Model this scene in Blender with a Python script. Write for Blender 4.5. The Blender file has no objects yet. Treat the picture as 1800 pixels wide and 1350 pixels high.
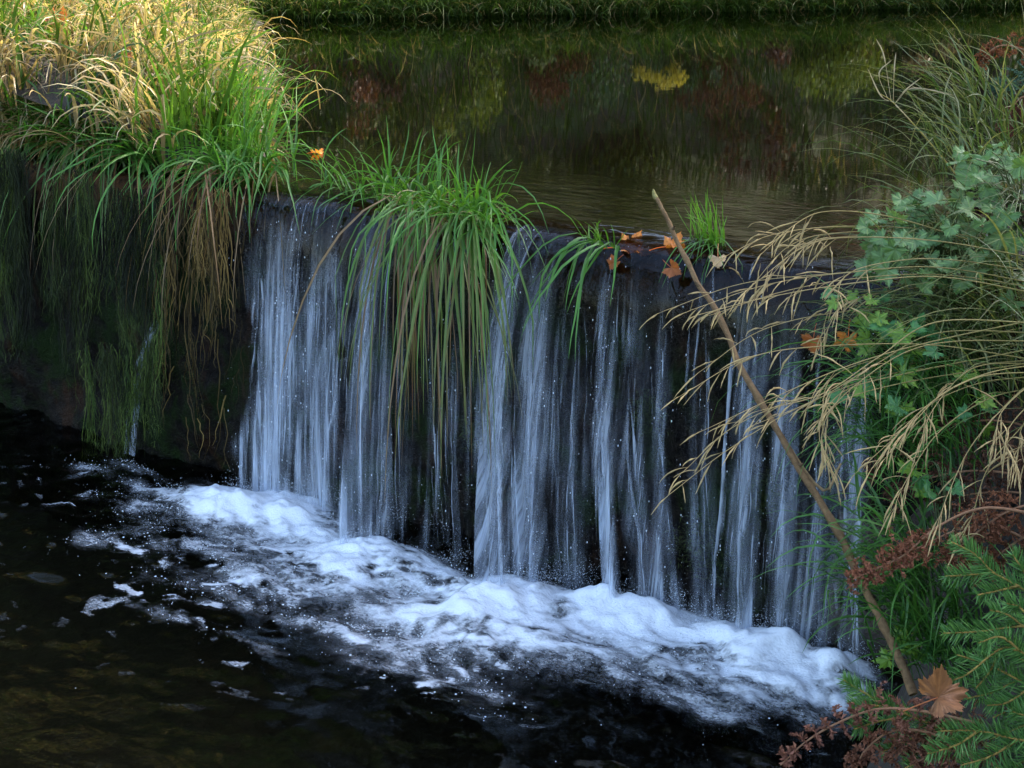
import bpy, math
import numpy as np
from mathutils import Vector, Euler, Matrix

sc = bpy.context.scene
R = math.radians
# ------------------------------------------------------------------ camera, sky, sun, exposure
YAW, PITCH, FPX = R(34.32), R(17.32), 2473.0
CAM = np.array([3.175, -3.232, 1.743])
SUN_EL, SUN_AZ = R(38), math.atan2(0.87, 0.50)      # direction towards the sun: right of and behind the weir
cam_data = bpy.data.cameras.new('camera')
cam = bpy.data.objects.new('camera', cam_data)
sc.collection.objects.link(cam)
cam.location = CAM
cam.rotation_euler = (math.pi / 2 - PITCH, 0, YAW)
cam_data.sensor_width = 36
cam_data.lens = FPX / 1800 * 36
cam_data.clip_start = 0.05
cam_data.clip_end = 2000
sc.camera = cam

world = bpy.data.worlds.new('World')
sc.world = world
world.use_nodes = True
wn = world.node_tree
bg = wn.nodes['Background']
sky = wn.nodes.new('ShaderNodeTexSky')
sky.sky_type = 'NISHITA'
sky.sun_disc = False
sky.ozone_density = 1.0
sky.dust_density = 2.5
sky.sun_elevation = SUN_EL
sky.sun_rotation = math.pi / 2 - SUN_AZ
wn.links.new(sky.outputs[0], bg.inputs[0])
bg.inputs[1].default_value = 0.15

sun_data = bpy.data.lights.new('sun', 'SUN')
sun_data.energy = 2.9
sun_data.angle = R(0.5)
sun_data.color = (1.0, 0.9, 0.74)
sun = bpy.data.objects.new('sun', sun_data)
sc.collection.objects.link(sun)
SDIR = Vector((math.cos(SUN_AZ) * math.cos(SUN_EL), math.sin(SUN_AZ) * math.cos(SUN_EL), math.sin(SUN_EL)))
sun.rotation_euler = SDIR.to_track_quat('Z', 'Y').to_euler()
sun.location = (6, 10, 12)

sc.view_settings.view_transform = 'Standard'
sc.view_settings.look = 'None'
sc.view_settings.exposure = 2.5
sc.view_settings.gamma = 1.0
sc.view_settings.use_curve_mapping = False
sc.cycles.max_bounces = 8
sc.cycles.transparent_max_bounces = 24
sc.cycles.caustics_reflective = False
sc.cycles.caustics_refractive = False
sc.cycles.sample_clamp_indirect = 4.0

# ------------------------------------------------------------------ helpers
FW = np.array([-math.sin(YAW) * math.cos(PITCH), math.cos(YAW) * math.cos(PITCH), -math.sin(PITCH)])
RT = np.array([math.cos(YAW), math.sin(YAW), 0.0])
UP = np.cross(RT, FW)


def ray(px, py):
    return FW + RT * (px - 900) / FPX - UP * (py - 675) / FPX


def at(px, py, d):
    """point at a depth of d metres"""
    return CAM + ray(px, py) * d


def on_z(px, py, z):
    r = ray(px, py)
    return CAM + r * ((z - CAM[2]) / r[2])


def on_y(px, py, y):
    r = ray(px, py)
    return CAM + r * ((y - CAM[1]) / r[1])


def hash2(i, j, seed):
    h = (i.astype(np.int64) * 374761393 + j.astype(np.int64) * 668265263 + seed * 974711) & 0x7fffffff
    h = ((h ^ (h >> 13)) * 1274126177) & 0x7fffffff
    return ((h ^ (h >> 16)) & 0xffff) / 65535.0


def vnoise(x, y, seed=0):
    x = np.asarray(x, float); y = np.asarray(y, float)
    x, y = np.broadcast_arrays(x, y)
    i = np.floor(x); j = np.floor(y)
    fx = x - i; fy = y - j
    fx = fx * fx * (3 - 2 * fx); fy = fy * fy * (3 - 2 * fy)
    a = hash2(i, j, seed); b = hash2(i + 1, j, seed); c = hash2(i, j + 1, seed); d = hash2(i + 1, j + 1, seed)
    return (a * (1 - fx) + b * fx) * (1 - fy) + (c * (1 - fx) + d * fx) * fy


def fbm(x, y, seed=0, o=4):
    t = 0; amp = 0.5
    for k in range(o):
        t = t + amp * vnoise(np.asarray(x) * 2 ** k, np.asarray(y) * 2 ** k, seed + k * 17)
        amp *= 0.5
    return t / (1 - 0.5 ** o)


class Geo:
    """collects vertices, faces and per-vertex colour"""
    def __init__(s):
        s.V, s.C, s.A, s.Q, s.T, s.n = [], [], [], [], [], 0

    def add(s, V, Q=None, T=None, col=(.5, .5, .5), a=1.0):
        V = np.asarray(V, float).reshape(-1, 3)
        m = len(V)
        c = np.asarray(col, float)
        c = np.broadcast_to(c, (m, 3)) if c.ndim == 1 else c.reshape(-1, 3)
        al = np.asarray(a, float)
        al = np.broadcast_to(al, (m,)) if al.ndim == 0 else al.reshape(-1)
        s.V.append(V); s.C.append(c); s.A.append(al)
        if Q is not None and len(Q): s.Q.append(np.asarray(Q, int).reshape(-1, 4) + s.n)
        if T is not None and len(T): s.T.append(np.asarray(T, int).reshape(-1, 3) + s.n)
        s.n += m

    def mesh(s, name, origin=(0, 0, 0), smooth=True, uv=None):
        V = np.concatenate(s.V) - np.asarray(origin, float)
        C = np.concatenate(s.C); A = np.concatenate(s.A)
        Q = np.concatenate(s.Q) if s.Q else np.zeros((0, 4), int)
        T = np.concatenate(s.T) if s.T else np.zeros((0, 3), int)
        me = bpy.data.meshes.new(name)
        me.vertices.add(len(V)); me.vertices.foreach_set('co', V.astype(np.float32).ravel())
        idx = np.concatenate([Q.ravel(), T.ravel()])
        me.loops.add(len(idx)); me.loops.foreach_set('vertex_index', idx.astype(np.int32))
        np_ = len(Q) + len(T)
        me.polygons.add(np_)
        st = np.concatenate([np.arange(len(Q)) * 4, len(Q) * 4 + np.arange(len(T)) * 3])
        me.polygons.foreach_set('loop_start', st.astype(np.int32))
        me.polygons.foreach_set('use_smooth', np.full(np_, smooth))
        at_ = me.attributes.new('Col', 'FLOAT_COLOR', 'POINT')
        at_.data.foreach_set('color', np.concatenate([C, A[:, None]], 1).astype(np.float32).ravel())
        if uv is not None:
            u = me.attributes.new('uvw', 'FLOAT_VECTOR', 'POINT')
            u.data.foreach_set('vector', np.asarray(uv, np.float32).reshape(-1, 3).ravel())
        me.update(calc_edges=True)
        return me


def link(name, data, mat=None, parent=None, label=None, cat=None, group=None, kind=None, loc=None):
    o = bpy.data.objects.new(name, data)
    sc.collection.objects.link(o)
    if mat is not None and data is not None and not data.materials: data.materials.append(mat)
    if parent is not None: o.parent = parent
    if loc is not None: o.location = [float(v) for v in loc]
    if label: o['label'] = label
    if cat: o['category'] = cat
    if group: o['group'] = group
    if kind: o['kind'] = kind
    return o


def thing(name, loc, label, cat, group=None):
    return link(name, None, loc=loc, label=label, cat=cat, group=group)


def grid_quads(nr, ncol):
    a = np.arange(nr - 1)[:, None] * ncol + np.arange(ncol - 1)[None, :]
    return np.stack([a, a + 1, a + ncol + 1, a + ncol], -1).reshape(-1, 4)


def spline(P, n):
    """smooth curve through control points"""
    P = np.asarray(P, float)
    if len(P) == 2:
        t = np.linspace(0, 1, n)[:, None]
        return P[0] * (1 - t) + P[1] * t
    Q = np.vstack([2 * P[0] - P[1], P, 2 * P[-1] - P[-2]])
    m = len(P) - 1
    t = np.linspace(0, m, n); i = np.minimum(t.astype(int), m - 1); f = (t - i)[:, None]
    p0, p1, p2, p3 = Q[i], Q[i + 1], Q[i + 2], Q[i + 3]
    return 0.5 * (2 * p1 + (p2 - p0) * f + (2 * p0 - 5 * p1 + 4 * p2 - p3) * f * f + (3 * p1 - p0 - 3 * p2 + p3) * f ** 3)


def norm(v):
    return v / np.maximum(np.linalg.norm(v, axis=-1, keepdims=True), 1e-9)


def tube(P, r, k=6):
    P = np.asarray(P, float); n = len(P)
    r = np.broadcast_to(np.asarray(r, float), (n,))
    t = norm(np.gradient(P, axis=0))
    ref = np.array([0.31, 0.77, 0.2])
    a = norm(np.cross(t, ref)); b = np.cross(t, a)
    ang = np.arange(k) * 2 * math.pi / k
    V = P[:, None] + r[:, None, None] * (a[:, None] * np.cos(ang)[None, :, None] + b[:, None] * np.sin(ang)[None, :, None])
    i = np.arange(n - 1)[:, None] * k; j = np.arange(k)[None, :]
    Q = np.stack([i + j, i + (j + 1) % k, i + k + (j + 1) % k, i + k + j], -1).reshape(-1, 4)
    return V.reshape(-1, 3), Q


def blades(base, az, L, w, th0, th1, n=7, pw=1.3, cols=2, twist=0.0, swirl=0.0, taper=2.2, kink=0.0):
    """grass blades: base (N,3), heading, length, width and the tilt from vertical at foot and tip"""
    base = np.asarray(base, float); N = len(base)
    f = lambda v: np.broadcast_to(np.asarray(v, float), (N,))[:, None]
    az, L, w, th0, th1, pw, twist, swirl = map(f, (az, L, w, th0, th1, pw, twist, swirl))
    s = np.linspace(0, 1, n)[None, :]
    th = th0 + (th1 - th0) * s ** pw
    a = az + swirl * s
    if kink:
        kr = np.random.default_rng(N)
        th = th + np.cumsum(kr.normal(0, kink, (N, n)), 1); a = a + np.cumsum(kr.normal(0, kink * 1.3, (N, n)), 1)
        th = th + (kr.random((N, 1)) < .16) * (s > kr.uniform(.3, .8, (N, 1))) * kr.uniform(.6, 1.4, (N, 1))
        th = np.clip(th, 0, 3.13)
    d = np.stack([np.sin(th) * np.cos(a), np.sin(th) * np.sin(a), np.cos(th)], -1)
    step = L / (n - 1)
    P = base[:, None] + np.concatenate([np.zeros((N, 1, 3)), np.cumsum(d[:, :-1] * step[..., None], 1)], 1)
    side = np.stack([-np.sin(a), np.cos(a), np.zeros_like(a)], -1)
    nor = np.cross(side, d)
    tw = twist * s
    sd = side * np.cos(tw)[..., None] + nor * np.sin(tw)[..., None]
    nn = np.cross(sd, d)
    wp = w * (1 - s ** taper) * (0.55 + 0.45 * np.minimum(1, s * 4)) * 0.5 + 0.0002
    if cols == 2:
        V = np.stack([P - sd * wp[..., None], P + sd * wp[..., None]], 2)
    else:
        V = np.stack([P - sd * wp[..., None], P + nn * (wp * 0.55)[..., None], P + sd * wp[..., None]], 2)
    q = grid_quads(n, cols)
    Q = (q[None] + (np.arange(N) * n * cols)[:, None, None]).reshape(-1, 4)
    return V, Q


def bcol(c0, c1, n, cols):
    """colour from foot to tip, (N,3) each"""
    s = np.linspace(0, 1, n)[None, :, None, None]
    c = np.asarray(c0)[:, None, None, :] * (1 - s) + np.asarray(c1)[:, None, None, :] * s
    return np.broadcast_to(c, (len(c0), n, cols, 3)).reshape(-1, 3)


def mixcol(rng, A, B, N, jit=0.25):
    t = rng.random((N, 1))
    c = np.asarray(A) * (1 - t) + np.asarray(B) * t
    return c * (1 + jit * (rng.random((N, 1)) - 0.5) * 2)


# ------------------------------------------------------------------ materials
def mat_new(name):
    m = bpy.data.materials.new(name)
    m.use_nodes = True
    nt = m.node_tree
    for n in list(nt.nodes): nt.nodes.remove(n)
    out = nt.nodes.new('ShaderNodeOutputMaterial')
    return m, nt, out


def nd(nt, typ, **kw):
    n = nt.nodes.new(typ)
    for k, v in kw.items():
        if k.startswith('i_'):
            n.inputs[k[2:].replace('_', ' ')].default_value = v
        elif k[0] == 'n' and k[1:].isdigit():
            n.inputs[int(k[1:])].default_value = v
        else:
            setattr(n, k, v)
    return n


def noise(nt, scale, detail=4, rough=.55, vec=None, dist=0.0):
    n = nd(nt, 'ShaderNodeTexNoise', i_Scale=scale, i_Detail=detail, i_Roughness=rough, i_Distortion=dist)
    if vec is not None: nt.links.new(vec, n.inputs['Vector'])
    return n.outputs['Fac']


def ramp(nt, fac, lo, hi, c0=(0, 0, 0, 1), c1=(1, 1, 1, 1)):
    r = nd(nt, 'ShaderNodeMapRange', interpolation_type='SMOOTHSTEP', i_From_Min=lo, i_From_Max=hi)
    nt.links.new(fac, r.inputs['Value'])
    return r.outputs['Result']


def math_(nt, op, a, b=None):
    n = nd(nt, 'ShaderNodeMath', operation=op)
    for i, v in enumerate((a, b)):
        if v is None: continue
        if isinstance(v, (int, float)): n.inputs[i].default_value = v
        else: nt.links.new(v, n.inputs[i])
    return n.outputs[0]


def mixc(nt, fac, a, b, blend='MIX'):
    n = nd(nt, 'ShaderNodeMix', data_type='RGBA', blend_type=blend)
    for i, v in ((0, fac), (6, a), (7, b)):
        if isinstance(v, (int, float)): n.inputs[i].default_value = v
        elif isinstance(v, tuple): n.inputs[i].default_value = (*v, 1) if len(v) == 3 else v
        else: nt.links.new(v, n.inputs[i])
    return n.outputs[2]


def pos_scaled(nt, sx, sy, sz, src=None):
    if src is None:
        g = nd(nt, 'ShaderNodeNewGeometry'); src = g.outputs['Position']
    m = nd(nt, 'ShaderNodeVectorMath', operation='MULTIPLY')
    m.inputs[1].default_value = (sx, sy, sz)
    nt.links.new(src, m.inputs[0])
    return m.outputs[0]


def plant_material(name, transl=0.35, rough=0.45, spec=0.4, nscale=60, var=0.3, bump=0.0):
    m, nt, out = mat_new(name)
    a = nd(nt, 'ShaderNodeAttribute', attribute_name='Col')
    g = nd(nt, 'ShaderNodeNewGeometry')
    nz = noise(nt, nscale, 3, .6, g.outputs['Position'])
    f = math_(nt, 'ADD', math_(nt, 'MULTIPLY', nz, 2 * var), 1 - var)
    col = nd(nt, 'ShaderNodeVectorMath', operation='SCALE')
    nt.links.new(a.outputs['Color'], col.inputs[0]); nt.links.new(f, col.inputs['Scale'])
    p = nd(nt, 'ShaderNodeBsdfPrincipled', i_Roughness=rough)
    p.inputs['Specular IOR Level'].default_value = spec
    nt.links.new(col.outputs[0], p.inputs['Base Color'])
    if bump:
        b = nd(nt, 'ShaderNodeBump', i_Strength=0.6, i_Distance=bump)
        nt.links.new(noise(nt, nscale * 3, 3, .6, g.outputs['Position']), b.inputs['Height'])
        nt.links.new(b.outputs[0], p.inputs['Normal'])
    if transl > 0:
        t = nd(nt, 'ShaderNodeBsdfTranslucent')
        tc = mixc(nt, 1.0, col.outputs[0], (1.25, 1.3, 0.7), 'MULTIPLY')
        nt.links.new(tc, t.inputs['Color'])
        mx = nd(nt, 'ShaderNodeMixShader'); mx.inputs[0].default_value = transl
        nt.links.new(p.outputs[0], mx.inputs[1]); nt.links.new(t.outputs[0], mx.inputs[2])
        nt.links.new(mx.outputs[0], out.inputs[0])
    else:
        nt.links.new(p.outputs[0], out.inputs[0])
    return m


M_GRASS = plant_material('grass_blade', .38, .42, .45, 40, .3)
M_DRY = plant_material('dry_grass', .25, .6, .25, 90, .3)
M_LEAF = plant_material('green_leaf', .28, .4, .45, 45, .35, .0015)
M_DEAD = plant_material('dead_leaf', .25, .5, .35, 60, .45, .002)
M_FERN = plant_material('dead_fern', .2, .75, .15, 120, .45)
M_NEEDLE = plant_material('needle', .12, .45, .35, 80, .25)
M_BARK = plant_material('bark', 0, .8, .2, 110, .75, .006)
M_MOSS = plant_material('moss_strand', .2, .6, .2, 30, .4)


def stone_material():
    m, nt, out = mat_new('wet_mossy_stone')
    g = nd(nt, 'ShaderNodeNewGeometry'); P = g.outputs['Position']
    n1 = noise(nt, 5, 6, .6, P); n2 = noise(nt, 28, 5, .65, P); n3 = noise(nt, 140, 3, .6, P)
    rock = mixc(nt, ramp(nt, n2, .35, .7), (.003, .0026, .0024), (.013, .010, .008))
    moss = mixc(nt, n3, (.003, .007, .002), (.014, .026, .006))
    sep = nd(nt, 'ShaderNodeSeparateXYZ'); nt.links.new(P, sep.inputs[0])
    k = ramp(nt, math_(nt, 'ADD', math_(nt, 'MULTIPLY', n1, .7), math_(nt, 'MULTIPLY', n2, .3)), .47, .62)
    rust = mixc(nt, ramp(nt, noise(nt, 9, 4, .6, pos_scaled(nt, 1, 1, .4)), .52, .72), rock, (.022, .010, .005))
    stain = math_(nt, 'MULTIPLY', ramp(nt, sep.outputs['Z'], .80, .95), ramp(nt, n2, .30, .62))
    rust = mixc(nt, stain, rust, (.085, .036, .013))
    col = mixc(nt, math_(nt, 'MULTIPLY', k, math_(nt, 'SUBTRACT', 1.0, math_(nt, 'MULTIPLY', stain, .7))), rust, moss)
    p = nd(nt, 'ShaderNodeBsdfPrincipled')
    nt.links.new(col, p.inputs['Base Color'])
    nt.links.new(math_(nt, 'ADD', math_(nt, 'MULTIPLY', k, .35), .42), p.inputs['Roughness'])
    p.inputs['Specular IOR Level'].default_value = .06
    b = nd(nt, 'ShaderNodeBump', i_Strength=.9, i_Distance=.02)
    h = math_(nt, 'ADD', n2, math_(nt, 'MULTIPLY', n3, .35))
    nt.links.new(h, b.inputs['Height']); nt.links.new(b.outputs[0], p.inputs['Normal'])
    nt.links.new(p.outputs[0], out.inputs[0])
    return m


def soil_material(name, c0, c1, c2, rough=.85, s=6, shallow=None):
    m, nt, out = mat_new(name)
    g = nd(nt, 'ShaderNodeNewGeometry'); P = g.outputs['Position']
    n1 = noise(nt, s, 6, .6, P); n2 = noise(nt, s * 9, 4, .6, P)
    v = nd(nt, 'ShaderNodeTexVoronoi', i_Scale=s * 5); nt.links.new(P, v.inputs['Vector'])
    col = mixc(nt, ramp(nt, n1, .38, .62), c0, c1)
    col = mixc(nt, ramp(nt, n2, .55, .72), col, c2)
    if shallow:
        sz = nd(nt, 'ShaderNodeSeparateXYZ'); nt.links.new(P, sz.inputs[0])
        col = mixc(nt, math_(nt, 'MULTIPLY', ramp(nt, sz.outputs['Z'], .90, .965), ramp(nt, n2, .25, .65)), col, shallow)
    p = nd(nt, 'ShaderNodeBsdfPrincipled', i_Roughness=rough)
    nt.links.new(col, p.inputs['Base Color'])
    b = nd(nt, 'ShaderNodeBump', i_Strength=.8, i_Distance=.015)
    nt.links.new(math_(nt, 'ADD', n2, v.outputs['Distance']), b.inputs['Height']); nt.links.new(b.outputs[0], p.inputs['Normal'])
    nt.links.new(p.outputs[0], out.inputs[0])
    return m


def water_material(name, tint, bumps, rough=.015, crest=0):
    """clear dark water: Fresnel reflection over a tinted view of the bed; vertex alpha thins the film"""
    m, nt, out = mat_new(name)
    h = None
    for (sx, sy, sz, dist_, det) in bumps:
        f = noise(nt, 1.0, det, .5, pos_scaled(nt, sx, sy, sz), .6)
        f = math_(nt, 'MULTIPLY', f, dist_)
        h = f if h is None else math_(nt, 'ADD', h, f)
    if crest:
        g_ = nd(nt, 'ShaderNodeNewGeometry'); sp = nd(nt, 'ShaderNodeSeparateXYZ'); nt.links.new(g_.outputs['Position'], sp.inputs[0])
        near = ramp(nt, math_(nt, 'MULTIPLY', sp.outputs['Y'], -1.0), -1.1, -.05)
        h = math_(nt, 'ADD', h, math_(nt, 'MULTIPLY', near, math_(nt, 'MULTIPLY', noise(nt, 1.0, 2, .5, pos_scaled(nt, 6, 17, 6), 1.2), crest)))
    b = nd(nt, 'ShaderNodeBump', i_Strength=1.0, i_Distance=1.0)
    nt.links.new(h, b.inputs['Height'])
    fr = nd(nt, 'ShaderNodeFresnel', i_IOR=1.33); nt.links.new(b.outputs[0], fr.inputs['Normal'])
    gl = nd(nt, 'ShaderNodeBsdfGlossy', i_Roughness=rough); nt.links.new(b.outputs[0], gl.inputs['Normal'])
    tr = nd(nt, 'ShaderNodeBsdfTransparent'); tr.inputs[0].default_value = (*tint, 1)
    mx = nd(nt, 'ShaderNodeMixShader')
    nt.links.new(fr.outputs[0], mx.inputs[0]); nt.links.new(tr.outputs[0], mx.inputs[1]); nt.links.new(gl.outputs[0], mx.inputs[2])
    a = nd(nt, 'ShaderNodeAttribute', attribute_name='Col')
    t2 = nd(nt, 'ShaderNodeBsdfTransparent')
    m2 = nd(nt, 'ShaderNodeMixShader')
    nt.links.new(a.outputs['Alpha'], m2.inputs[0]); nt.links.new(t2.outputs[0], m2.inputs[1]); nt.links.new(mx.outputs[0], m2.inputs[2])
    nt.links.new(m2.outputs[0], out.inputs[0])
    return m


def stream_material(name, su, sv, lo, hi, amax=.9, spec=.5):
    """falling aerated water: streaks drawn out along the fall, thin and clear between them"""
    m, nt, out = mat_new(name)
    uv = nd(nt, 'ShaderNodeAttribute', attribute_name='uvw')
    a = nd(nt, 'ShaderNodeAttribute', attribute_name='Col')
    n1 = noise(nt, 1, 2, .5, pos_scaled(nt, su, sv, 1, uv.outputs['Vector']))
    n2 = noise(nt, 1, 3, .6, pos_scaled(nt, su * 4.1, sv * 2.2, 1, uv.outputs['Vector']))
    n3 = noise(nt, 1, 3, .6, pos_scaled(nt, su * .7, sv * 4, 1.7, uv.outputs['Vector']))
    f = math_(nt, 'ADD', math_(nt, 'MULTIPLY', n1, .5), math_(nt, 'MULTIPLY', n2, .34))
    f = math_(nt, 'ADD', f, math_(nt, 'MULTIPLY', n3, .16))
    st = ramp(nt, f, lo, hi)
    al = math_(nt, 'MULTIPLY', math_(nt, 'ADD', math_(nt, 'MULTIPLY', st, .84), .16), a.outputs['Alpha'])
    al = math_(nt, 'MINIMUM', al, amax)
    b = nd(nt, 'ShaderNodeBump', i_Strength=.7, i_Distance=.012)
    nt.links.new(f, b.inputs['Height'])
    d = nd(nt, 'ShaderNodeBsdfPrincipled', i_Roughness=.22)
    d.inputs['Base Color'].default_value = (.72, .80, .92, 1)
    d.inputs['Specular IOR Level'].default_value = spec
    nt.links.new(b.outputs[0], d.inputs['Normal'])
    tl = nd(nt, 'ShaderNodeBsdfTranslucent'); tl.inputs[0].default_value = (.72, .80, .92, 1)
    nt.links.new(b.outputs[0], tl.inputs['Normal'])
    mw = nd(nt, 'ShaderNodeMixShader'); mw.inputs[0].default_value = .3
    nt.links.new(d.outputs[0], mw.inputs[1]); nt.links.new(tl.outputs[0], mw.inputs[2])
    tr = nd(nt, 'ShaderNodeBsdfTransparent')
    mx = nd(nt, 'ShaderNodeMixShader')
    nt.links.new(al, mx.inputs[0]); nt.links.new(tr.outputs[0], mx.inputs[1]); nt.links.new(mw.outputs[0], mx.inputs[2])
    nt.links.new(mx.outputs[0], out.inputs[0])
    return m


def foam_material():
    m, nt, out = mat_new('foam')
    a = nd(nt, 'ShaderNodeAttribute', attribute_name='Col')
    g = nd(nt, 'ShaderNodeNewGeometry'); P = g.outputs['Position']
    n1 = noise(nt, 1, 5, .62, pos_scaled(nt, 22, 38, 10))
    n2 = noise(nt, 1, 4, .65, pos_scaled(nt, 90, 150, 40))
    v = nd(nt, 'ShaderNodeTexVoronoi', i_Scale=130); nt.links.new(P, v.inputs['Vector'])
    f = math_(nt, 'ADD', math_(nt, 'MULTIPLY', n1, .55), math_(nt, 'MULTIPLY', n2, .45))
    # solid and soft where the vertex density is high, broken into bubbles and flecks where it is low
    A_ = a.outputs['Alpha']
    core = ramp(nt, A_, .08, .98)
    speck = ramp(nt, n2, .40, .60)
    mixs = nd(nt, 'ShaderNodeMix', data_type='FLOAT'); nt.links.new(core, mixs.inputs[0]); nt.links.new(speck, mixs.inputs[2]); mixs.inputs[3].default_value = 1.0
    soft = math_(nt, 'MULTIPLY', core, mixs.outputs[0])
    thr = math_(nt, 'SUBTRACT', A_, math_(nt, 'SUBTRACT', 1.0, f))
    fleck = math_(nt, 'MULTIPLY', ramp(nt, thr, -.10, .12), math_(nt, 'ADD', math_(nt, 'MULTIPLY', ramp(nt, n2, .45, .62), .5), .18))
    al = math_(nt, 'MINIMUM', math_(nt, 'MAXIMUM', soft, fleck), .97)
    b = nd(nt, 'ShaderNodeBump', i_Strength=.5, i_Distance=.009)
    nt.links.new(math_(nt, 'ADD', f, math_(nt, 'MULTIPLY', v.outputs['Distance'], .25)), b.inputs['Height'])
    p = nd(nt, 'ShaderNodeBsdfPrincipled', i_Roughness=.45)
    p.inputs['Base Color'].default_value = (.90, .93, .97, 1)
    nt.links.new(b.outputs[0], p.inputs['Normal'])
    tl = nd(nt, 'ShaderNodeBsdfTranslucent'); tl.inputs[0].default_value = (.85, .88, .92, 1)
    mw = nd(nt, 'ShaderNodeMixShader'); mw.inputs[0].default_value = .2
    nt.links.new(p.outputs[0], mw.inputs[1]); nt.links.new(tl.outputs[0], mw.inputs[2])
    tr = nd(nt, 'ShaderNodeBsdfTransparent')
    mx = nd(nt, 'ShaderNodeMixShader')
    nt.links.new(al, mx.inputs[0]); nt.links.new(tr.outputs[0], mx.inputs[1]); nt.links.new(mw.outputs[0], mx.inputs[2])
    nt.links.new(mx.outputs[0], out.inputs[0])
    return m


def bubble_material():
    m, nt, out = mat_new('water_droplet')
    p = nd(nt, 'ShaderNodeBsdfPrincipled', i_Roughness=.08)
    p.inputs['Base Color'].default_value = (.82, .86, .9, 1)
    p.inputs['Specular IOR Level'].default_value = .8
    tr = nd(nt, 'ShaderNodeBsdfTransparent')
    mx = nd(nt, 'ShaderNodeMixShader'); mx.inputs[0].default_value = .72
    nt.links.new(tr.outputs[0], mx.inputs[1]); nt.links.new(p.outputs[0], mx.inputs[2])
    nt.links.new(mx.outputs[0], out.inputs[0])
    return m


M_STONE = stone_material()
M_SOIL = soil_material('bank_soil', (.016, .011, .007), (.035, .024, .014), (.03, .035, .012))
M_BED = soil_material('stream_bed', (.013, .008, .004), (.026, .014, .006), (.07, .032, .011), .6, 4, (.19, .085, .028))
M_DEEP = soil_material('deep_bed', (.003, .0024, .0012), (.005, .004, .0018), (.007, .0055, .002), .8, 3)
M_GROUND = soil_material('forest_floor', (.03, .022, .012), (.035, .045, .014), (.06, .04, .02), .9, 1.5)
M_HILL = soil_material('wooded_slope', (.025, .020, .008), (.035, .055, .012), (.09, .045, .016), .9, 3)
M_UPPER = water_material('upper_water', (.36, .29, .18), [(5, 9, 1, .00013, 2), (24, 44, 1, .000035, 2), (.9, 1.6, 1, .0005, 1)], crest=.0028)
M_LOWER = water_material('lower_water', (.60, .56, .40), [(6, 9, 1, .003, 3), (30, 44, 1, .0006, 2)], .02)
M_SHEET = stream_material('falling_water', 64, 1.7, .43, .66, .85)
M_STRAND = stream_material('falling_strand', 120, 3.0, .30, .55)
M_FOAM = foam_material()
M_DROP = bubble_material()

rng = np.random.default_rng(7)
H, XL, XR = 1.0, 0.0, 2.14          # crest height, the span of the crest that water runs over

# ------------------------------------------------------------------ the setting: ground, banks, beds, water
g = Geo()
S = 600.0
xs = np.linspace(-S, S, 25); X, Y = np.meshgrid(xs, xs)
g.add(np.stack([X, Y, np.full_like(X, -.75)], -1), grid_quads(25, 25))
link('ground', g.mesh('ground'), M_GROUND, kind='structure')


def shore_s(x, y):
    """distance inland from the left shore of the upper pool"""
    return (-0.97 * y - x - .04) / 1.39


FAR_P, FAR_D = np.array([-6.75, 9.1]), np.array([.588, .809])
FAR_N = np.array([-FAR_D[1], FAR_D[0]])


def far_s(x, y):
    return (x - FAR_P[0]) * FAR_N[0] + (y - FAR_P[1]) * FAR_N[1]


def right_shore_x(y):
    """x of the right-hand water edge"""
    return np.where(y > 0, 2.16 - .20 * np.minimum(y, 4) + np.maximum(y - 4, 0) * .5, 2.19 + .12 * np.minimum(-y, 2.5))


def left_bank_z(x, y):
    s = shore_s(x, y)
    n = fbm(x * 1.7, y * 1.7, 3)
    e = np.minimum(s, (y + .0) * 1.3)
    return .93 + .10 * np.clip((-x - .15) / .5, 0, 1) + np.clip(e, -.4, .25) * .55 + np.clip(s - .25, 0, 2.2) * .30 + (n - .5) * .14


def right_bank_z(x, y):
    d = x - right_shore_x(y)
    n = fbm(x * 2.1 + 9, y * 2.1, 5)
    k = 1.0 + 2.2 * np.clip((y + 1.0) / .9, 0, 1)          # steep beside the fall, easier farther down
    lo = np.minimum(-.08 + d * k, .93 + .35 * (d - .3))
    hi = .97 + np.clip(d, -.2, 3) * .42
    f = np.clip((y + .06) / .12, 0, 1)
    return lo * (1 - f) + hi * f + (n - .5) * .1 + (fbm(x * 9, y * 9, 7) - .5) * .05


def far_bank_z(x, y):
    s = far_s(x, y)
    n = fbm(x * .8, y * .8, 11)
    return .92 + np.clip(s, -.5, .5) * .5 + np.clip(s - .5, 0, 13.5) * .8 + (n - .5) * .6 * np.clip(s, .05, 1)


def terrain(name, x0, x1, y0, y1, res, fn, mat, keep):
    nx = int((x1 - x0) / res) + 1; ny = int((y1 - y0) / res) + 1
    X, Y = np.meshgrid(np.linspace(x0, x1, nx), np.linspace(y0, y1, ny))
    Z = fn(X, Y)
    Q = grid_quads(ny, nx)
    k = keep(X, Y).ravel()
    Q = Q[k[Q].all(1)]
    g = Geo(); g.add(np.stack([X, Y, Z], -1), Q)
    return link(name, g.mesh(name), mat, kind='structure')


terrain('left_bank_ground', -7, .2, .05, 8.5, .07, left_bank_z, M_SOIL, lambda X, Y: (shore_s(X, Y) > -.35) & (far_s(X, Y) < .6))
terrain('right_bank_ground', 1.2, 5.2, -1.9, 9, .07, right_bank_z, M_SOIL, lambda X, Y: (X - right_shore_x(Y) > -.25))
terrain('far_bank_ground', -26, 14, -4, 34, .3, far_bank_z, M_HILL, lambda X, Y: (far_s(X, Y) > -.6) & (far_s(X, Y) < 14))

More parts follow.
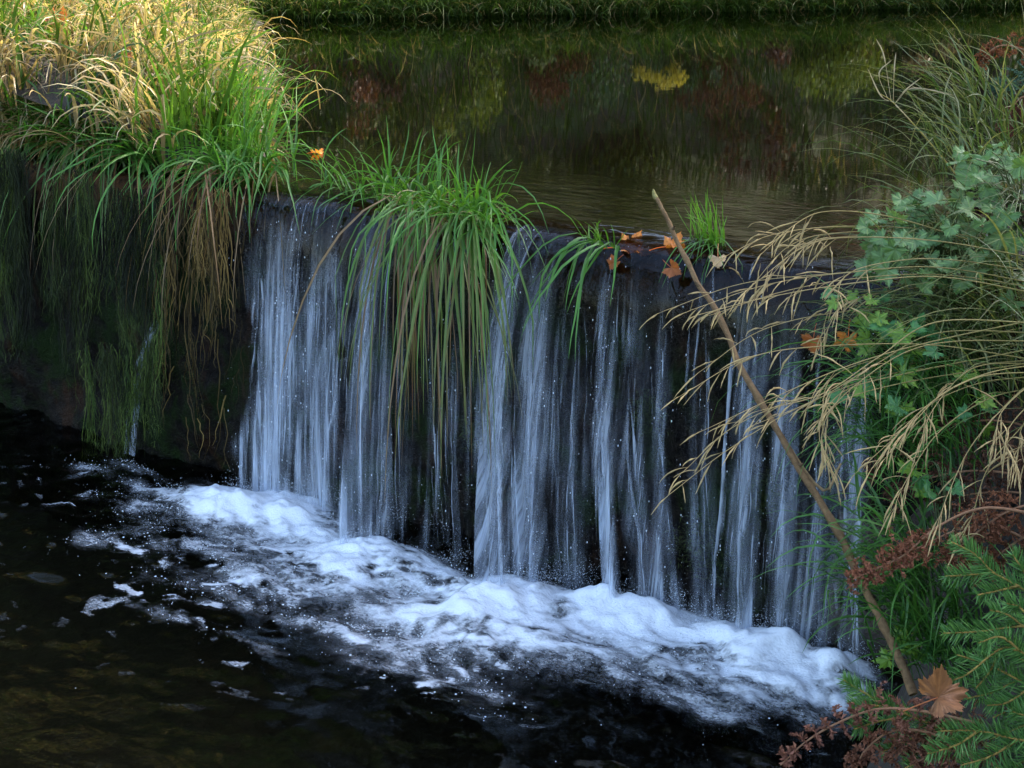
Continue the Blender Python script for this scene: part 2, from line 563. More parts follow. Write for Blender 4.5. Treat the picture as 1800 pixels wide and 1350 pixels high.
# bed of the upper pool
yy = np.concatenate([np.linspace(.02, 1.2, 26), np.linspace(1.4, 24, 40)])
xx = np.concatenate([np.linspace(-16, -.2, 40), np.linspace(-.1, 2.5, 60), np.linspace(2.7, 14, 24)])
X, Y = np.meshgrid(xx, yy)
Z = .955 - .28 * np.clip((Y - .12) / 1.2, 0, 1) ** .8 + (fbm(X * 5, Y * 5, 21) - .5) * .05
g = Geo(); g.add(np.stack([X, Y, Z], -1), grid_quads(len(yy), len(xx)))
link('upper_stream_bed', g.mesh('upper_stream_bed'), M_BED, kind='structure')

# water of the upper pool with the glassy lip that rolls over the crest
lip = [(-.088, .66, .0), (-.086, .74, .12), (-.083, .80, .35), (-.076, .85, .6), (-.064, .895, .8), (-.046, .935, .95), (-.024, .964, 1), (.006, .983, 1), (.04, .993, 1),
       (.08, .9975, 1), (.13, 1, 1)]
ys = [p[0] for p in lip] + list(np.linspace(.2, 1.5, 10)) + [2, 3, 5, 8, 12, 18, 26]
xs = np.concatenate([[-18, -12, -8, -5, -3, -1.5, -.6, -.2], np.linspace(-.06, 2.24, 190), [2.5, 3, 4, 6, 9, 14]])
nr, nc = len(ys), len(xs)
X = np.tile(xs, (nr, 1)); Y = np.tile(np.array(ys)[:, None], (1, nc)); Z = np.full_like(X, H); A = np.ones_like(X)
for r, (py_, pz_, pa_) in enumerate(lip):
    w = 1 - min(1, max(0, (py_ + .09) / .2))
    ridge = (fbm(xs * 9, 0 * xs + r * .05, 31) - .5) * .05 + (fbm(xs * 38, 0 * xs + r * .12, 33) - .5) * .022
    Y[r] = py_ + ridge * w
    Z[r] = pz_ + ridge * .5 * w * (1 - w * .5)
    A[r] = pa_
    if r < 5: A[r] *= np.clip(fbm(xs * 14, 0 * xs + r * .2, 35) * 2 - .35, 0, 1)
Q = grid_quads(nr, nc).reshape(nr - 1, nc - 1, 4)
keep = np.ones((nr - 1, nc - 1), bool)
inside = (xs[:-1] > XL - .04) & (xs[1:] < XR + .1)
keep[:len(lip) - 3] = inside[None]
g = Geo(); g.add(np.stack([X, Y, Z], -1), Q[keep].reshape(-1, 4), col=(1, 1, 1), a=A)
link('upper_pool_water', g.mesh('upper_pool_water'), M_UPPER, kind='structure')

# lower pool
xs = np.linspace(-14, 8, 12); ys = np.linspace(-14, .3, 12)
X, Y = np.meshgrid(xs, ys)
g = Geo(); g.add(np.stack([X, Y, np.full_like(X, -.42)], -1), grid_quads(12, 12))
link('lower_pool_bed', g.mesh('lower_pool_bed'), M_DEEP, kind='structure')
xs = np.concatenate([np.linspace(-14, -2.1, 16), np.linspace(-2, 3, 300), np.linspace(3.2, 8, 8)])
ys = np.concatenate([np.linspace(-14, -2.1, 16), np.linspace(-2, .2, 150)])
X, Y = np.meshgrid(xs, ys)
near = np.exp(-((Y + .25) / .75) ** 2) * (X > -1.5)
Zw = (fbm(X * 6, Y * 9, 41) - .5) * .05 * near + (fbm(X * 16, Y * 24, 43) - .5) * .022 * near + (fbm(X * 3, Y * 5, 44) - .5) * .008
Zw = np.where(Y > -2, Zw, 0)
g = Geo(); g.add(np.stack([X, Y, Zw], -1), grid_quads(len(ys), len(xs)), col=(1, 1, 1))
link('lower_pool_water', g.mesh('lower_pool_water'), M_LOWER, kind='structure')

# the weir wall under the fall, running on to the left under the bank
prof = [(.30, .93), (.14, .945), (.07, .955), (.025, .95), (-.005, .93), (-.02, .90), (-.03, .84)] + [(-.03 + .05 * t, .84 - 1.3 * t) for t in np.linspace(.05, 1, 26)]
xs = np.linspace(-7, 2.75, 420)
X = np.tile(xs, (len(prof), 1)); Y = np.zeros_like(X); Z = np.zeros_like(X)
for r, (a, b) in enumerate(prof):
    k = min(1, r / 6)
    lift = np.clip((-xs + .02) / .25, 0, 1) * .03 + np.clip((xs - 2.12) / .2, 0, 1) * .05
    rough_ = (fbm(xs * 3.1, 0 * xs + b * 3.4, 51) - .5) * .14 + (fbm(xs * 13, 0 * xs + b * 13, 53) - .5) * .08
    Y[r] = a + rough_ * k - np.clip((-xs) / .3, 0, 1) * .015
    Z[r] = b + lift * (1 - min(1, r / 12)) + (fbm(xs * 8, 0 * xs + r * .3, 55) - .5) * .02 * k
g = Geo(); g.add(np.stack([X, Y, Z], -1), grid_quads(len(prof), len(xs))[:, ::-1])
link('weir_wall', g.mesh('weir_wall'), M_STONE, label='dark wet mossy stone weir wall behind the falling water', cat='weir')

# ------------------------------------------------------------------ the waterfall
# every stream: crest pixels (left, right), pixel row of the crest, foot pixels (left, right), row of the foot, density, strands
STREAMS = [
    ('broad bluish curtain at the far end of the fall', 447, 560, 345, 415, 520, 868, .95, 30, 0),
    ('curtain fold slanting beside the broad curtain', 545, 622, 380, 510, 592, 885, .85, 20, 0),
    ('slanting stream with a dark gap on its left', 655, 722, 405, 600, 665, 962, .8, 18, 0),
    ('thin edge stream of the slanting fall', 712, 730, 415, 690, 712, 915, .45, 6, .1),
    ('thin stream left of the hanging grass', 765, 790, 430, 762, 790, 930, .28, 5, .35),
    ('narrow stream running down the hanging grass', 800, 835, 420, 792, 825, 985, .42, 7, .3),
    ('tall strong stream right of the hanging grass', 898, 945, 425, 848, 905, 1040, .95, 22, 0),
    ('stream branching off the tall strong one', 940, 1000, 425, 905, 960, 1030, .8, 16, 0),
    ('sparse threads under the drooping blades', 990, 1050, 440, 965, 1040, 1020, .55, 13, .2),
    ('straight stream beside the drooping blades', 1066, 1098, 455, 1056, 1092, 1065, .95, 12, .04),
    ('veil of threads below the wet orange leaf', 1098, 1195, 470, 1105, 1200, 1070, .76, 24, .14),
    ('loose threads left of the leaning stem', 1215, 1275, 480, 1215, 1270, 1098, .5, 12, .2),
    ('bright stream behind the leaning stem', 1318, 1368, 490, 1265, 1330, 1115, .95, 18, .08),
    ('stream right of the leaning stem', 1385, 1432, 500, 1340, 1396, 1120, .86, 15, .1),
    ('thread right of the stem under the seed heads', 1440, 1475, 500, 1415, 1450, 1130, .5, 9, .2),
    ('outermost veil by the right bank', 1500, 1555, 500, 1475, 1535, 1175, .7, 14, .15),
]
fall = thing('waterfall', (1.05, -.1, 0), 'bluish white waterfall pouring over the weir in separate streams', 'waterfall')
FO = np.array([1.05, -.1, 0])
drops = Geo()
ICO = None


def ico():
    t = (1 + 5 ** .5) / 2
    v = norm(np.array([(-1, t, 0), (1, t, 0), (-1, -t, 0), (1, -t, 0), (0, -1, t), (0, 1, t), (0, -1, -t), (0, 1, -t), (t, 0, -1), (t, 0, 1), (-t, 0, -1), (-t, 0, 1)], float))
    f = np.array([(0, 11, 5), (0, 5, 1), (0, 1, 7), (0, 7, 10), (0, 10, 11), (1, 5, 9), (5, 11, 4), (11, 10, 2), (10, 7, 6), (7, 1, 8), (3, 9, 4), (3, 4, 2), (3, 2, 6),
                  (3, 6, 8), (3, 8, 9), (4, 9, 5), (2, 4, 11), (6, 2, 10), (8, 6, 7), (9, 8, 1)])
    return v, f


IV, IF = ico()


def add_balls(g, P, r, flat=1.0):
    P = np.asarray(P); N = len(P)
    V = P[:, None] + IV[None] * np.asarray(r)[:, None, None] * np.array([1, 1, flat])
    g.add(V, T=(IF[None] + (np.arange(N) * 12)[:, None, None]).reshape(-1, 3), col=(.9, .9, .9))


def fall_curve(t, throw):
    """profile over the lip and down: t 0..1 -> offset in y and z (H at the top)"""
    tt = np.clip((t - .06) / .94, 0, 1)
    tau = np.sqrt(np.maximum(tt, 0))
    y0 = .05 - t / .06 * .06
    y = np.where(t < .06, y0, -.01 - (throw - .01) * (0.25 * tau + .75 * tau ** 1.2))
    z = np.where(t < .06, .993 - .012 * (t / .06) ** 2, .981 - .985 * tt)
    return y, z


def ss(x, a, b):
    x = np.clip((x - a) / (b - a), 0, 1)
    return x * x * (3 - 2 * x)


for si, (lab, tl, tr_, ty, bl, br, by, dens, nstr, tstart) in enumerate(STREAMS):
    r2 = np.random.default_rng(100 + si)
    a, b = on_y(tl, ty, -.01), on_y(tr_, ty, -.01)
    c, d = on_z(bl, by, .02), on_z(br, by, .02)
    throw = float(np.clip(-(c[1] + d[1]) / 2, .09, .30))
    c, d = on_y(bl, by, -throw), on_y(br, by, -throw)
    width = max(.03, abs(b[0] - a[0]))
    part = None; usc = r2.uniform(.35, 1.25)
    for layer in range(2):
        nu = max(14, int(width * 1.5 / .0032)); nv = 80
        u = np.linspace(-.35, 1.35, nu)[None]; t = np.linspace(0, 1, nv)[:, None] ** .8
        t, u = np.broadcast_arrays(t, u)
        tt = t ** 1.5
        wig = (vnoise(u * 5 + si * 3, t * 2.2 + layer * 5, 61) - .5) * .035 * t
        x = (a[0] * (1 - u) + b[0] * u) * (1 - tt) + (c[0] * (1 - u) + d[0] * u) * tt + wig
        th = throw * (1 + .30 * (vnoise(u * width * 45 + si * 11, t * .9 + layer * 3, 63) - .5) + .2 * (vnoise(u * width * 160, t * 1.4 + layer * 7, 65) - .5))
        y, z = fall_curve(t, th)
        y = y + .018 * layer - .012 * np.sin(np.clip(u, 0, 1) * math.pi) * t
        nl = vnoise(t * 3.5, 0 * t + si * 2.3 + layer * 7, 62) + .5 * vnoise(t * 13, 0 * t + si + layer, 64)
        nr_ = vnoise(t * 3.5, 0 * t + si * 3.1 + 40 + layer * 7, 62) + .5 * vnoise(t * 13, 0 * t + si + 20 + layer, 64)
        edge = ss(u, -.26 + .34 * nl, .06 + .34 * nl) * ss(1 - u, -.26 + .34 * nr_, .06 + .34 * nr_)
        ts = tstart * (.4 + 1.2 * vnoise(u * width * 40, 0 * u + si, 66))
        top = ss(t, ts + .01, ts + .30)
        bn = .6 * vnoise(u * width * 26 + 50 + si * 7, t * 1.5 + layer * 9 + u * .8, 67) + .4 * vnoise(u * width * 80 + si, t * 3.2 + layer * 4, 68)
        lo = .16 if dens > .9 else (.28 if dens > .75 else .40)
        body = .05 + .95 * ss(bn, lo, lo + .34)
        foot = .62 + .6 * t ** 3
        al = dens * edge * (.06 + .94 * top) * body * foot * (1.0 if layer == 0 else .6)
        if tstart == 0: al = np.maximum(al, dens * edge * .14 * np.clip(t / .1, 0, 1))
        uvw = np.stack([x * usc + si * 3.7 + layer * 1.3, t * 1.05, np.full_like(x, si * 5.3 + layer)], -1)
        g = Geo(); g.add(np.stack([x, y, z], -1), grid_quads(nv, nu), col=(1, 1, 1), a=np.clip(al, 0, 1))
        o = link('water_stream' if layer == 0 else 'inner_sheet', g.mesh('water_stream', FO, uv=uvw), M_SHEET, fall if layer == 0 else part,
                 label=lab if layer == 0 else None)
        if layer == 0: part = o
    # bright strands that draw together on their way down
    g = Geo(); uvs = []
    foci = r2.random(3)
    for k in range(int(nstr * .8)):
        u0 = r2.random(); nv = 60
        fo = foci[np.argmin(np.abs(foci - u0))]
        t0 = tstart * r2.random() + (r2.random() * .55 if r2.random() < .75 else 0); t1 = min(1, t0 + .15 + r2.random() ** 1.5 * .9)
        t = np.linspace(t0, t1, nv); tt = t ** 1.5
        u = fo + (u0 - fo) * (1 - .75 * r2.random() * (t - t0))
        x = (a[0] * (1 - u) + b[0] * u) * (1 - tt) + (c[0] * (1 - u) + d[0] * u) * tt + (vnoise(t * 5, k * 3.1 + 0 * t, 71 + si) - .5) * .026 + (vnoise(t * 19, k * 1.7 + 0 * t, 77 + si) - .5) * .006
        y, z = fall_curve(t, throw * (1 + .25 * (r2.random() - .35)))
        y = y - .006 - .014 * r2.random()
        w = (.0010 + .0046 * r2.random() ** 3) * (.35 + .65 * np.sin(np.linspace(0, math.pi, nv)) ** .5) * (.4 + 1.2 * vnoise(t * 18, k + 0 * t, 73))
        V = np.stack([np.stack([x - w, y, z], -1), np.stack([x, y - w * .8, z], -1), np.stack([x + w, y, z], -1)], 1)
        al = (.25 + .65 * r2.random()) * (.45 + .55 * t ** .7) * np.sin(np.linspace(.03, .97, nv) * math.pi) ** .6
        al = np.repeat((al * ss(vnoise(t * 15, k * 2 + 0 * t, 75), .15, .75))[:, None], 3, 1) * np.array([.5, 1, .5])
        uvs.append(np.stack([V[..., 0] + k, np.repeat(t[:, None], 3, 1), np.full((nv, 3), k * 1.7 + si)], -1).reshape(-1, 3))
        g.add(V, grid_quads(nv, 3), col=(1, 1, 1), a=np.clip(al, 0, 1))
    link('strands', g.mesh('strands', FO, uv=np.concatenate(uvs)), M_STRAND, part, kind='stuff')
    nd_ = int(50 + width * 1900 * dens)
    t = r2.random(nd_) ** .8 * .97 + .03; u = r2.random(nd_) * 1.3 - .15; tt = t ** 1.5
    kp = vnoise(u * width * 30 + si * 5, t * 7, 79) * vnoise(u * width * 90 + si * 9, t * 25, 80) > .30
    t, u, tt = t[kp], u[kp], tt[kp]
    x = (a[0] * (1 - u) + b[0] * u) * (1 - tt) + (c[0] * (1 - u) + d[0] * u) * tt
    y, z = fall_curve(t, throw * (1 + .4 * (r2.random(len(t)) - .3)))
    add_balls(drops, np.stack([x, y - .015 - .03 * r2.random(len(t)), z], -1), .0005 + .0013 * r2.random(len(t)) ** 3, 2.2)
# thin clinging veil along the whole crest
nu, nv = 460, 90
u, t = np.meshgrid(np.linspace(0, 1, nu), np.linspace(.02, 1, nv))
x = .02 + 2.1 * u + (vnoise(u * 50, t * 2, 161) - .5) * .03 * t - .02 * t
th = .085 + .05 * vnoise(u * 25, t * .7, 163) + .02 * vnoise(u * 130, t * 2, 165)
y, z = fall_curve(t, th)
y = y - .012
n_ = .55 * vnoise(x * 19 + t * .7, t * 1.8, 167) + .45 * vnoise(x * 60, t * 5.0, 169)
al = .55 * ss(n_, .48, .78) * ss(t, .04, .22 + .35 * 1) * ss(vnoise(x * 7, t * 1.1, 171), .2, .6) * np.clip(np.minimum(u, 1 - u) * 20, 0, 1)
for gx, gw in ((735, .05), (800, .07), (1045, .025), (1205, .03)):
    al = al * (1 - .9 * np.exp(-((x - on_y(gx, 700, -.1)[0]) / gw) ** 2))
uvw = np.stack([x + 91, t * 1.05, np.full_like(x, 77.)], -1)
g = Geo(); g.add(np.stack([x, y, z], -1), grid_quads(nv, nu), col=(1, 1, 1), a=al)
link('veil', g.mesh('veil', FO, uv=uvw), M_SHEET, fall)
link('droplets', drops.mesh('droplets', FO), M_DROP, fall, kind='stuff')

# the trickle on the mossy wall at the left
tk = Geo()
P = spline([on_y(292, 555, -.07), on_y(262, 600, -.075), on_y(245, 660, -.08), on_y(238, 730, -.085), on_y(232, 800, -.10)], 60)
uvs = []
for k in range(11):
    off = rng.normal(0, 1)
    t = np.linspace(0, 1, 60)
    x = P[:, 0] + off * (.008 + .012 * t) + (vnoise(t * 6, k * 2 + 0 * t, 81) - .5) * .018
    w = (.002 + .005 * rng.random()) * (.5 + vnoise(t * 10, k + 0 * t, 82))
    V = np.stack([np.stack([x - w, P[:, 1], P[:, 2]], -1), np.stack([x, P[:, 1] - w, P[:, 2]], -1), np.stack([x + w, P[:, 1], P[:, 2]], -1)], 1)
    al = np.repeat((.55 * vnoise(t * 7, k * 3 + 0 * t, 83) * np.sin(np.clip(t, 0.02, .95) * math.pi) ** .4)[:, None], 3, 1)
    tk.add(V, grid_quads(60, 3), col=(1, 1, 1), a=al)
    uvs.append(np.stack([V[..., 0] + k, np.repeat(t[:, None], 3, 1), np.full((60, 3), k * 1.3)], -1).reshape(-1, 3))
o = on_z(232, 800, 0)
link('trickle', tk.mesh('trickle', o, uv=np.concatenate(uvs)), M_STRAND, loc=o, label='thin trickle of water down the dark mossy wall', cat='water')

# ------------------------------------------------------------------ foam on the lower pool
BLOBS = [  # pixel centre, half-width and half-depth in metres, density
    (470, 905, .20, .17, 1.25), (400, 900, .15, .14, .85), (545, 925, .16, .13, .9), (620, 985, .17, .15, 1.25), (560, 1010, .20, .10, .75), (690, 985, .14, .11, .75),
    (480, 975, .22, .09, .5), (760, 1010, .14, .09, .85), (870, 1065, .19, .15, 1.3), (800, 1090, .17, .12, 1.0), (900, 1120, .15, .10, .8), (730, 1090, .14, .07, .62),
    (960, 1075, .15, .12, 1.05), (1060, 1085, .16, .12, 1.2), (1150, 1100, .15, .13, 1.15), (1110, 1140, .16, .08, .6), (1240, 1130, .15, .12, 1.15), (1320, 1150, .15, .12, 1.2),
    (1400, 1165, .13, .10, 1.15), (1480, 1195, .12, .09, 1.1), (1300, 1185, .16, .07, .65), (1430, 1215, .15, .06, .7), (980, 1140, .15, .07, .45), (820, 1150, .15, .05, .6),
    (1200, 1185, .18, .06, .42), (230, 820, .13, .05, .72), (160, 822, .10, .04, .42), (280, 860, .14, .06, .52), (340, 875, .13, .07, .7), (230, 885, .12, .05, .36),
    (370, 1040, .20, .06, .42), (450, 1020, .2, .06, .5), (550, 1095, .24, .05, .38), (680, 1130, .2, .05, .46), (250, 1080, .12, .04, .33), (180, 950, .08, .10, .36),
    (320, 960, .16, .07, .4), (1070, 1195, .2, .05, .33), (1350, 1235, .2, .04, .36), (720, 1190, .2, .04, .36), (860, 1210, .18, .035, .33), (1250, 1245, .16, .04, .31), (420, 1130, .2, .03, .28)]


def foam_density(X, Y):
    D = np.zeros_like(X)
    wx = X + (fbm(X * 5, Y * 5, 91) - .5) * .16; wy = Y + (fbm(X * 5, Y * 5, 93) - .5) * .14
    for (px, py, rx, ry, k) in BLOBS:
        c = on_z(px, py, 0)
        D = D + k * np.exp(-(((wx - c[0]) / rx) ** 2 + ((wy - c[1]) / (ry * .85)) ** 2) * 1.5)
        D = D + .10 * k * np.exp(-(((wx - c[0] + .05) / (rx * 2.1)) ** 2 + ((wy - c[1] + .05) / (ry * 2.3)) ** 2) * 1.3)
    return np.where(D > .7, .7 + (D - .7) * .42, D)


xs = np.arange(-1.6, 2.35, .0075); ys = np.arange(-1.3, .08, .0075)
X, Y = np.meshgrid(xs, ys)
D = foam_density(X, Y)
qx = X + (fbm(X * 4, Y * 4, 141) - .5) * .22; qy = Y + (fbm(X * 4, Y * 4, 143) - .5) * .16
lump = fbm(qx * 7, qy * 9, 95)
Z = (fbm(X * 6, Y * 9, 41) - .5) * .05 * np.exp(-((Y + .25) / .75) ** 2) + (fbm(X * 16, Y * 24, 43) - .5) * .022 * np.exp(-((Y + .25) / .75) ** 2)
Z = Z + .003 + np.clip(D, 0, 1.4) ** 2 * (.010 + .026 * np.clip(lump - .2, 0, 1)) + (fbm(qx * 26, qy * 34, 97) - .5) * .012 * np.clip(D, 0, 1)
heap = np.zeros_like(X)
for (hx_, hy_, rx_, ry_, hk) in [(430, 898, .17, .13, 1.0), (530, 905, .12, .10, .7), (620, 985, .14, .12, .9), (870, 1075, .16, .13, 1.0), (790, 1085, .12, .09, .6), (1060, 1085, .12, .10, .8), (1150, 1100, .13, .11, .9), (1260, 1130, .11, .09, .7), (1340, 1150, .12, .10, .8),
                                 (1480, 1190, .11, .08, .7)]:
    c = on_z(hx_, hy_, 0)
    heap = np.maximum(heap, hk * np.exp(-(((qx - c[0]) / rx_) ** 2 + ((qy - c[1]) / ry_) ** 2) * 1.6))
Z = Z + .062 * heap * (.35 + 1.2 * np.clip(lump - .15, 0, 1)) + (fbm(qx * 40, qy * 46, 155) - .5) * .014 * heap
tex = .55 * fbm(qx * 9, qy * 17, 99) + .45 * fbm(qx * 34, qy * 58, 145)
A = np.clip(np.clip(D, 0, 1) * (2.5 * tex - .47) + .66 * heap, 0, 1.1)
wide = np.clip(foam_density(X + .06, Y + .10) * 1.2 + foam_density(X + .14, Y + .24) * .9, 0, 1)
F = ss(fbm(qx * 15, qy * 27, 147), .56, .74) * ss(fbm(X * 4, Y * 6, 149), .38, .62) * (.18 + .82 * wide) * .85
A = np.maximum(A, F)
ok = (A > .1).ravel()
Q = grid_quads(len(ys), len(xs)); Q = Q[ok[Q].all(1)]
used = np.unique(Q); rm = np.full(X.size, -1); rm[used] = np.arange(len(used))
g = Geo(); g.add(np.stack([X, Y, Z], -1).reshape(-1, 3)[used], rm[Q], col=(1, 1, 1), a=A.ravel()[used])
link('foam', g.mesh('foam'), M_FOAM, label='white churning foam where the streams strike the dark pool', cat='foam', kind='stuff')

# fine spray thrown up where the streams strike
g = Geo()
SP = []
for (lab, tl, tr_, ty, bl, br, by, dens, nstr, tstart) in STREAMS:
    n = int((br - bl) * 15 * dens)
    c_, d_ = on_z(bl - 8, by, .02), on_z(br + 8, by, .02)
    u = rng.random((n, 1))
    p = c_ * (1 - u) + d_ * u
    p[:, 1] += rng.normal(-.02, .035, n); p[:, 0] += rng.normal(0, .02, n); p[:, 2] = .02 + np.abs(rng.normal(0, .032, n)) + .008 * rng.random(n)
    SP.append(p)
SP = np.concatenate(SP)
OCT = np.array([(1, 0, 0), (-1, 0, 0), (0, 1, 0), (0, -1, 0), (0, 0, 1), (0, 0, -1)], float)
OCF = np.array([(0, 2, 4), (2, 1, 4), (1, 3, 4), (3, 0, 4), (2, 0, 5), (1, 2, 5), (3, 1, 5), (0, 3, 5)])
n = len(SP); rs = .0005 + .0009 * rng.random(n) ** 2
g.add(SP[:, None] + OCT[None] * rs[:, None, None], T=(OCF[None] + (np.arange(n) * 6)[:, None, None]).reshape(-1, 3), col=(.9, .9, .9))
link('spray', g.mesh('spray', FO), M_DROP, fall, kind='stuff')

# loose bubbles and flecks around the foam
g = Geo()
N = 60000
px = rng.random(N) * 3.9 - 1.65; py = rng.random(N) * 1.45 - 1.4
dd = foam_density(px, py)
cl = fbm(px * 9, py * 12, 101)
pr = np.clip((dd - .03) * .9, 0, .5) * np.clip((cl - .48) * 6, 0, 1) + .002 * (cl > .62)
k = rng.random(N) < pr * .8
px, py = px[k], py[k]
rr = .0008 + .0028 * rng.random(len(px)) ** 4
add_balls(g, np.stack([px, py, .004 + 0 * px + np.clip(foam_density(px, py), 0, .7) * .02], -1), rr, .5)
N = 26000
bx_ = rng.random(N) * 3.6 - 1.4; by_ = rng.random(N) * 1.0 - .95
dd = foam_density(bx_, by_)
k = rng.random(N) < np.clip(dd * 1.2, 0, .8) * ss(fbm(bx_ * 12, by_ * 18, 151), .35, .65)
bx_, by_, dd = bx_[k], by_[k], dd[k]
OCT = np.array([(1, 0, 0), (-1, 0, 0), (0, 1, 0), (0, -1, 0), (0, 0, 1), (0, 0, -1)], float)
OCF = np.array([(0, 2, 4), (2, 1, 4), (1, 3, 4), (3, 0, 4), (2, 0, 5), (1, 2, 5), (3, 1, 5), (0, 3, 5)])


def add_specks(g, P, r_):
    n = len(P)
    g.add(P[:, None] + OCT[None] * np.asarray(r_)[:, None, None], T=(OCF[None] + (np.arange(n) * 6)[:, None, None]).reshape(-1, 3), col=(.9, .9, .9))


zz = (fbm(bx_ * 6, by_ * 9, 41) - .5) * .05 * np.exp(-((by_ + .25) / .75) ** 2)
add_specks(g, np.stack([bx_, by_, zz + .008 + np.clip(dd, 0, 1.2) ** 2 * .024 + .006 * rng.random(len(bx_))], -1), .0006 + .0016 * rng.random(len(bx_)) ** 3)
link('bubbles', g.mesh('bubbles'), M_DROP, label='small bubbles and foam flecks drifting off across the dark pool', cat='bubbles', kind='stuff')

# ------------------------------------------------------------------ grass
GREEN0, GREEN1 = np.array([.022, .065, .008]), np.array([.095, .225, .022])
DEEP0, DEEP1 = np.array([.018, .065, .010]), np.array([.075, .20, .030])
TAN, STRAW, RUST = np.array([.34, .23, .10]), np.array([.52, .42, .24]), np.array([.16, .07, .02])
TO_CAM = math.atan2(-.83, .56)


def tuft(name, origin, label, cat, specs, big=26, group=None, mat=None):
    """specs: list of blade dicts; the largest blades become objects of their own, the finer ones one part"""
    t = thing(name, origin, label, cat, group)
    o = np.asarray(origin, float)
    V, C, cols = [], [], 3
    for s in specs:
        n = 9
        v, q = blades(s['base'], s['az'], s['L'], s['w'], s['th0'], s['th1'], n, s.get('pw', 1.3), 3, s.get('twist', 0), s.get('swirl', 0), kink=s.get('kink', .07))
        V.append(v.reshape(len(v), -1, 3)); C.append(bcol(s['c0'], s['c1'], n, 3).reshape(len(v), -1, 3))
    V = np.concatenate(V); C = np.concatenate(C)
    size = np.linalg.norm(V[:, -1] - V[:, 0], axis=1) * np.linalg.norm(V[:, 12] - V[:, 14], axis=1)
    order = np.argsort(-size)
    q = grid_quads(9, 3)
    for i in order[:big]:
        g = Geo(); g.add(V[i], q, col=C[i]); link('blade', g.mesh('blade', o), mat or M_GRASS, t)
    rest = order[big:]
    if len(rest):
        g = Geo()
        g.add(V[rest], (q[None] + (np.arange(len(rest)) * 27)[:, None, None]).reshape(-1, 4), col=C[rest].reshape(-1, 3))
        link('fine_blades', g.mesh('fine_blades', o), mat or M_GRASS, t, kind='stuff')
    return t


def spec(base, n, jit, az, azj, L, w, th0, th1, c0, c1, r, **kw):
    base = np.asarray(base, float)
    b = base[r.integers(0, len(base), n)] + r.normal(0, 1, (n, 3)) * np.asarray(jit)
    d = dict(base=b, az=az + r.normal(0, 1, n) * azj, L=r.uniform(*L, n), w=r.uniform(*w, n), th0=np.abs(r.uniform(*th0, n)), th1=r.uniform(*th1, n), c0=mixcol(r, *c0, n), c1=mixcol(r, *c1, n))
    d['twist'] = r.normal(0, .8, n); d['swirl'] = r.normal(0, .35, n)
    d.update(kw)
    return d


r = np.random.default_rng(11)
GR = ((GREEN0, GREEN1), (GREEN1, GREEN1 * 1.3)); DG = ((DEEP0, DEEP1), (DEEP1, DEEP1 * 1.25))
BRN = ((RUST * .7, TAN * .7), (TAN * .9, RUST))


def px_bases(pts, z=1.0, n=None):
    return np.array([on_z(x, y, z) for x, y in pts])


# big tuft at the left end of the crest
b1 = px_bases([(200, 262), (250, 268), (300, 270), (340, 275), (380, 282), (420, 290), (455, 300), (320, 250), (380, 255), (430, 262), (260, 285), (350, 300), (410, 310)], 1.03)
tuft('grass_tuft', on_z(340, 290, 1.0), 'large bright green grass tuft at the far end of the crest, trailing down the wall', 'grass', [
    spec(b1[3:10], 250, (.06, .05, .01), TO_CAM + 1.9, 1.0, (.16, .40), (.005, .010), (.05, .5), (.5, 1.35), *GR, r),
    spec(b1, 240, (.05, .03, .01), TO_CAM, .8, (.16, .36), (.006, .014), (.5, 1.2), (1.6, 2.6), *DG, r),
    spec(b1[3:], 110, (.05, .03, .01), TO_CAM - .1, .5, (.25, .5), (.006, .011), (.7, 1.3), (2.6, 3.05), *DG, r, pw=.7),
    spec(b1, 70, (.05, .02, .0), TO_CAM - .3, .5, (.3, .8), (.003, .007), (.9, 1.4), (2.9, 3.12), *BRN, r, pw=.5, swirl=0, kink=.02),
], 60)
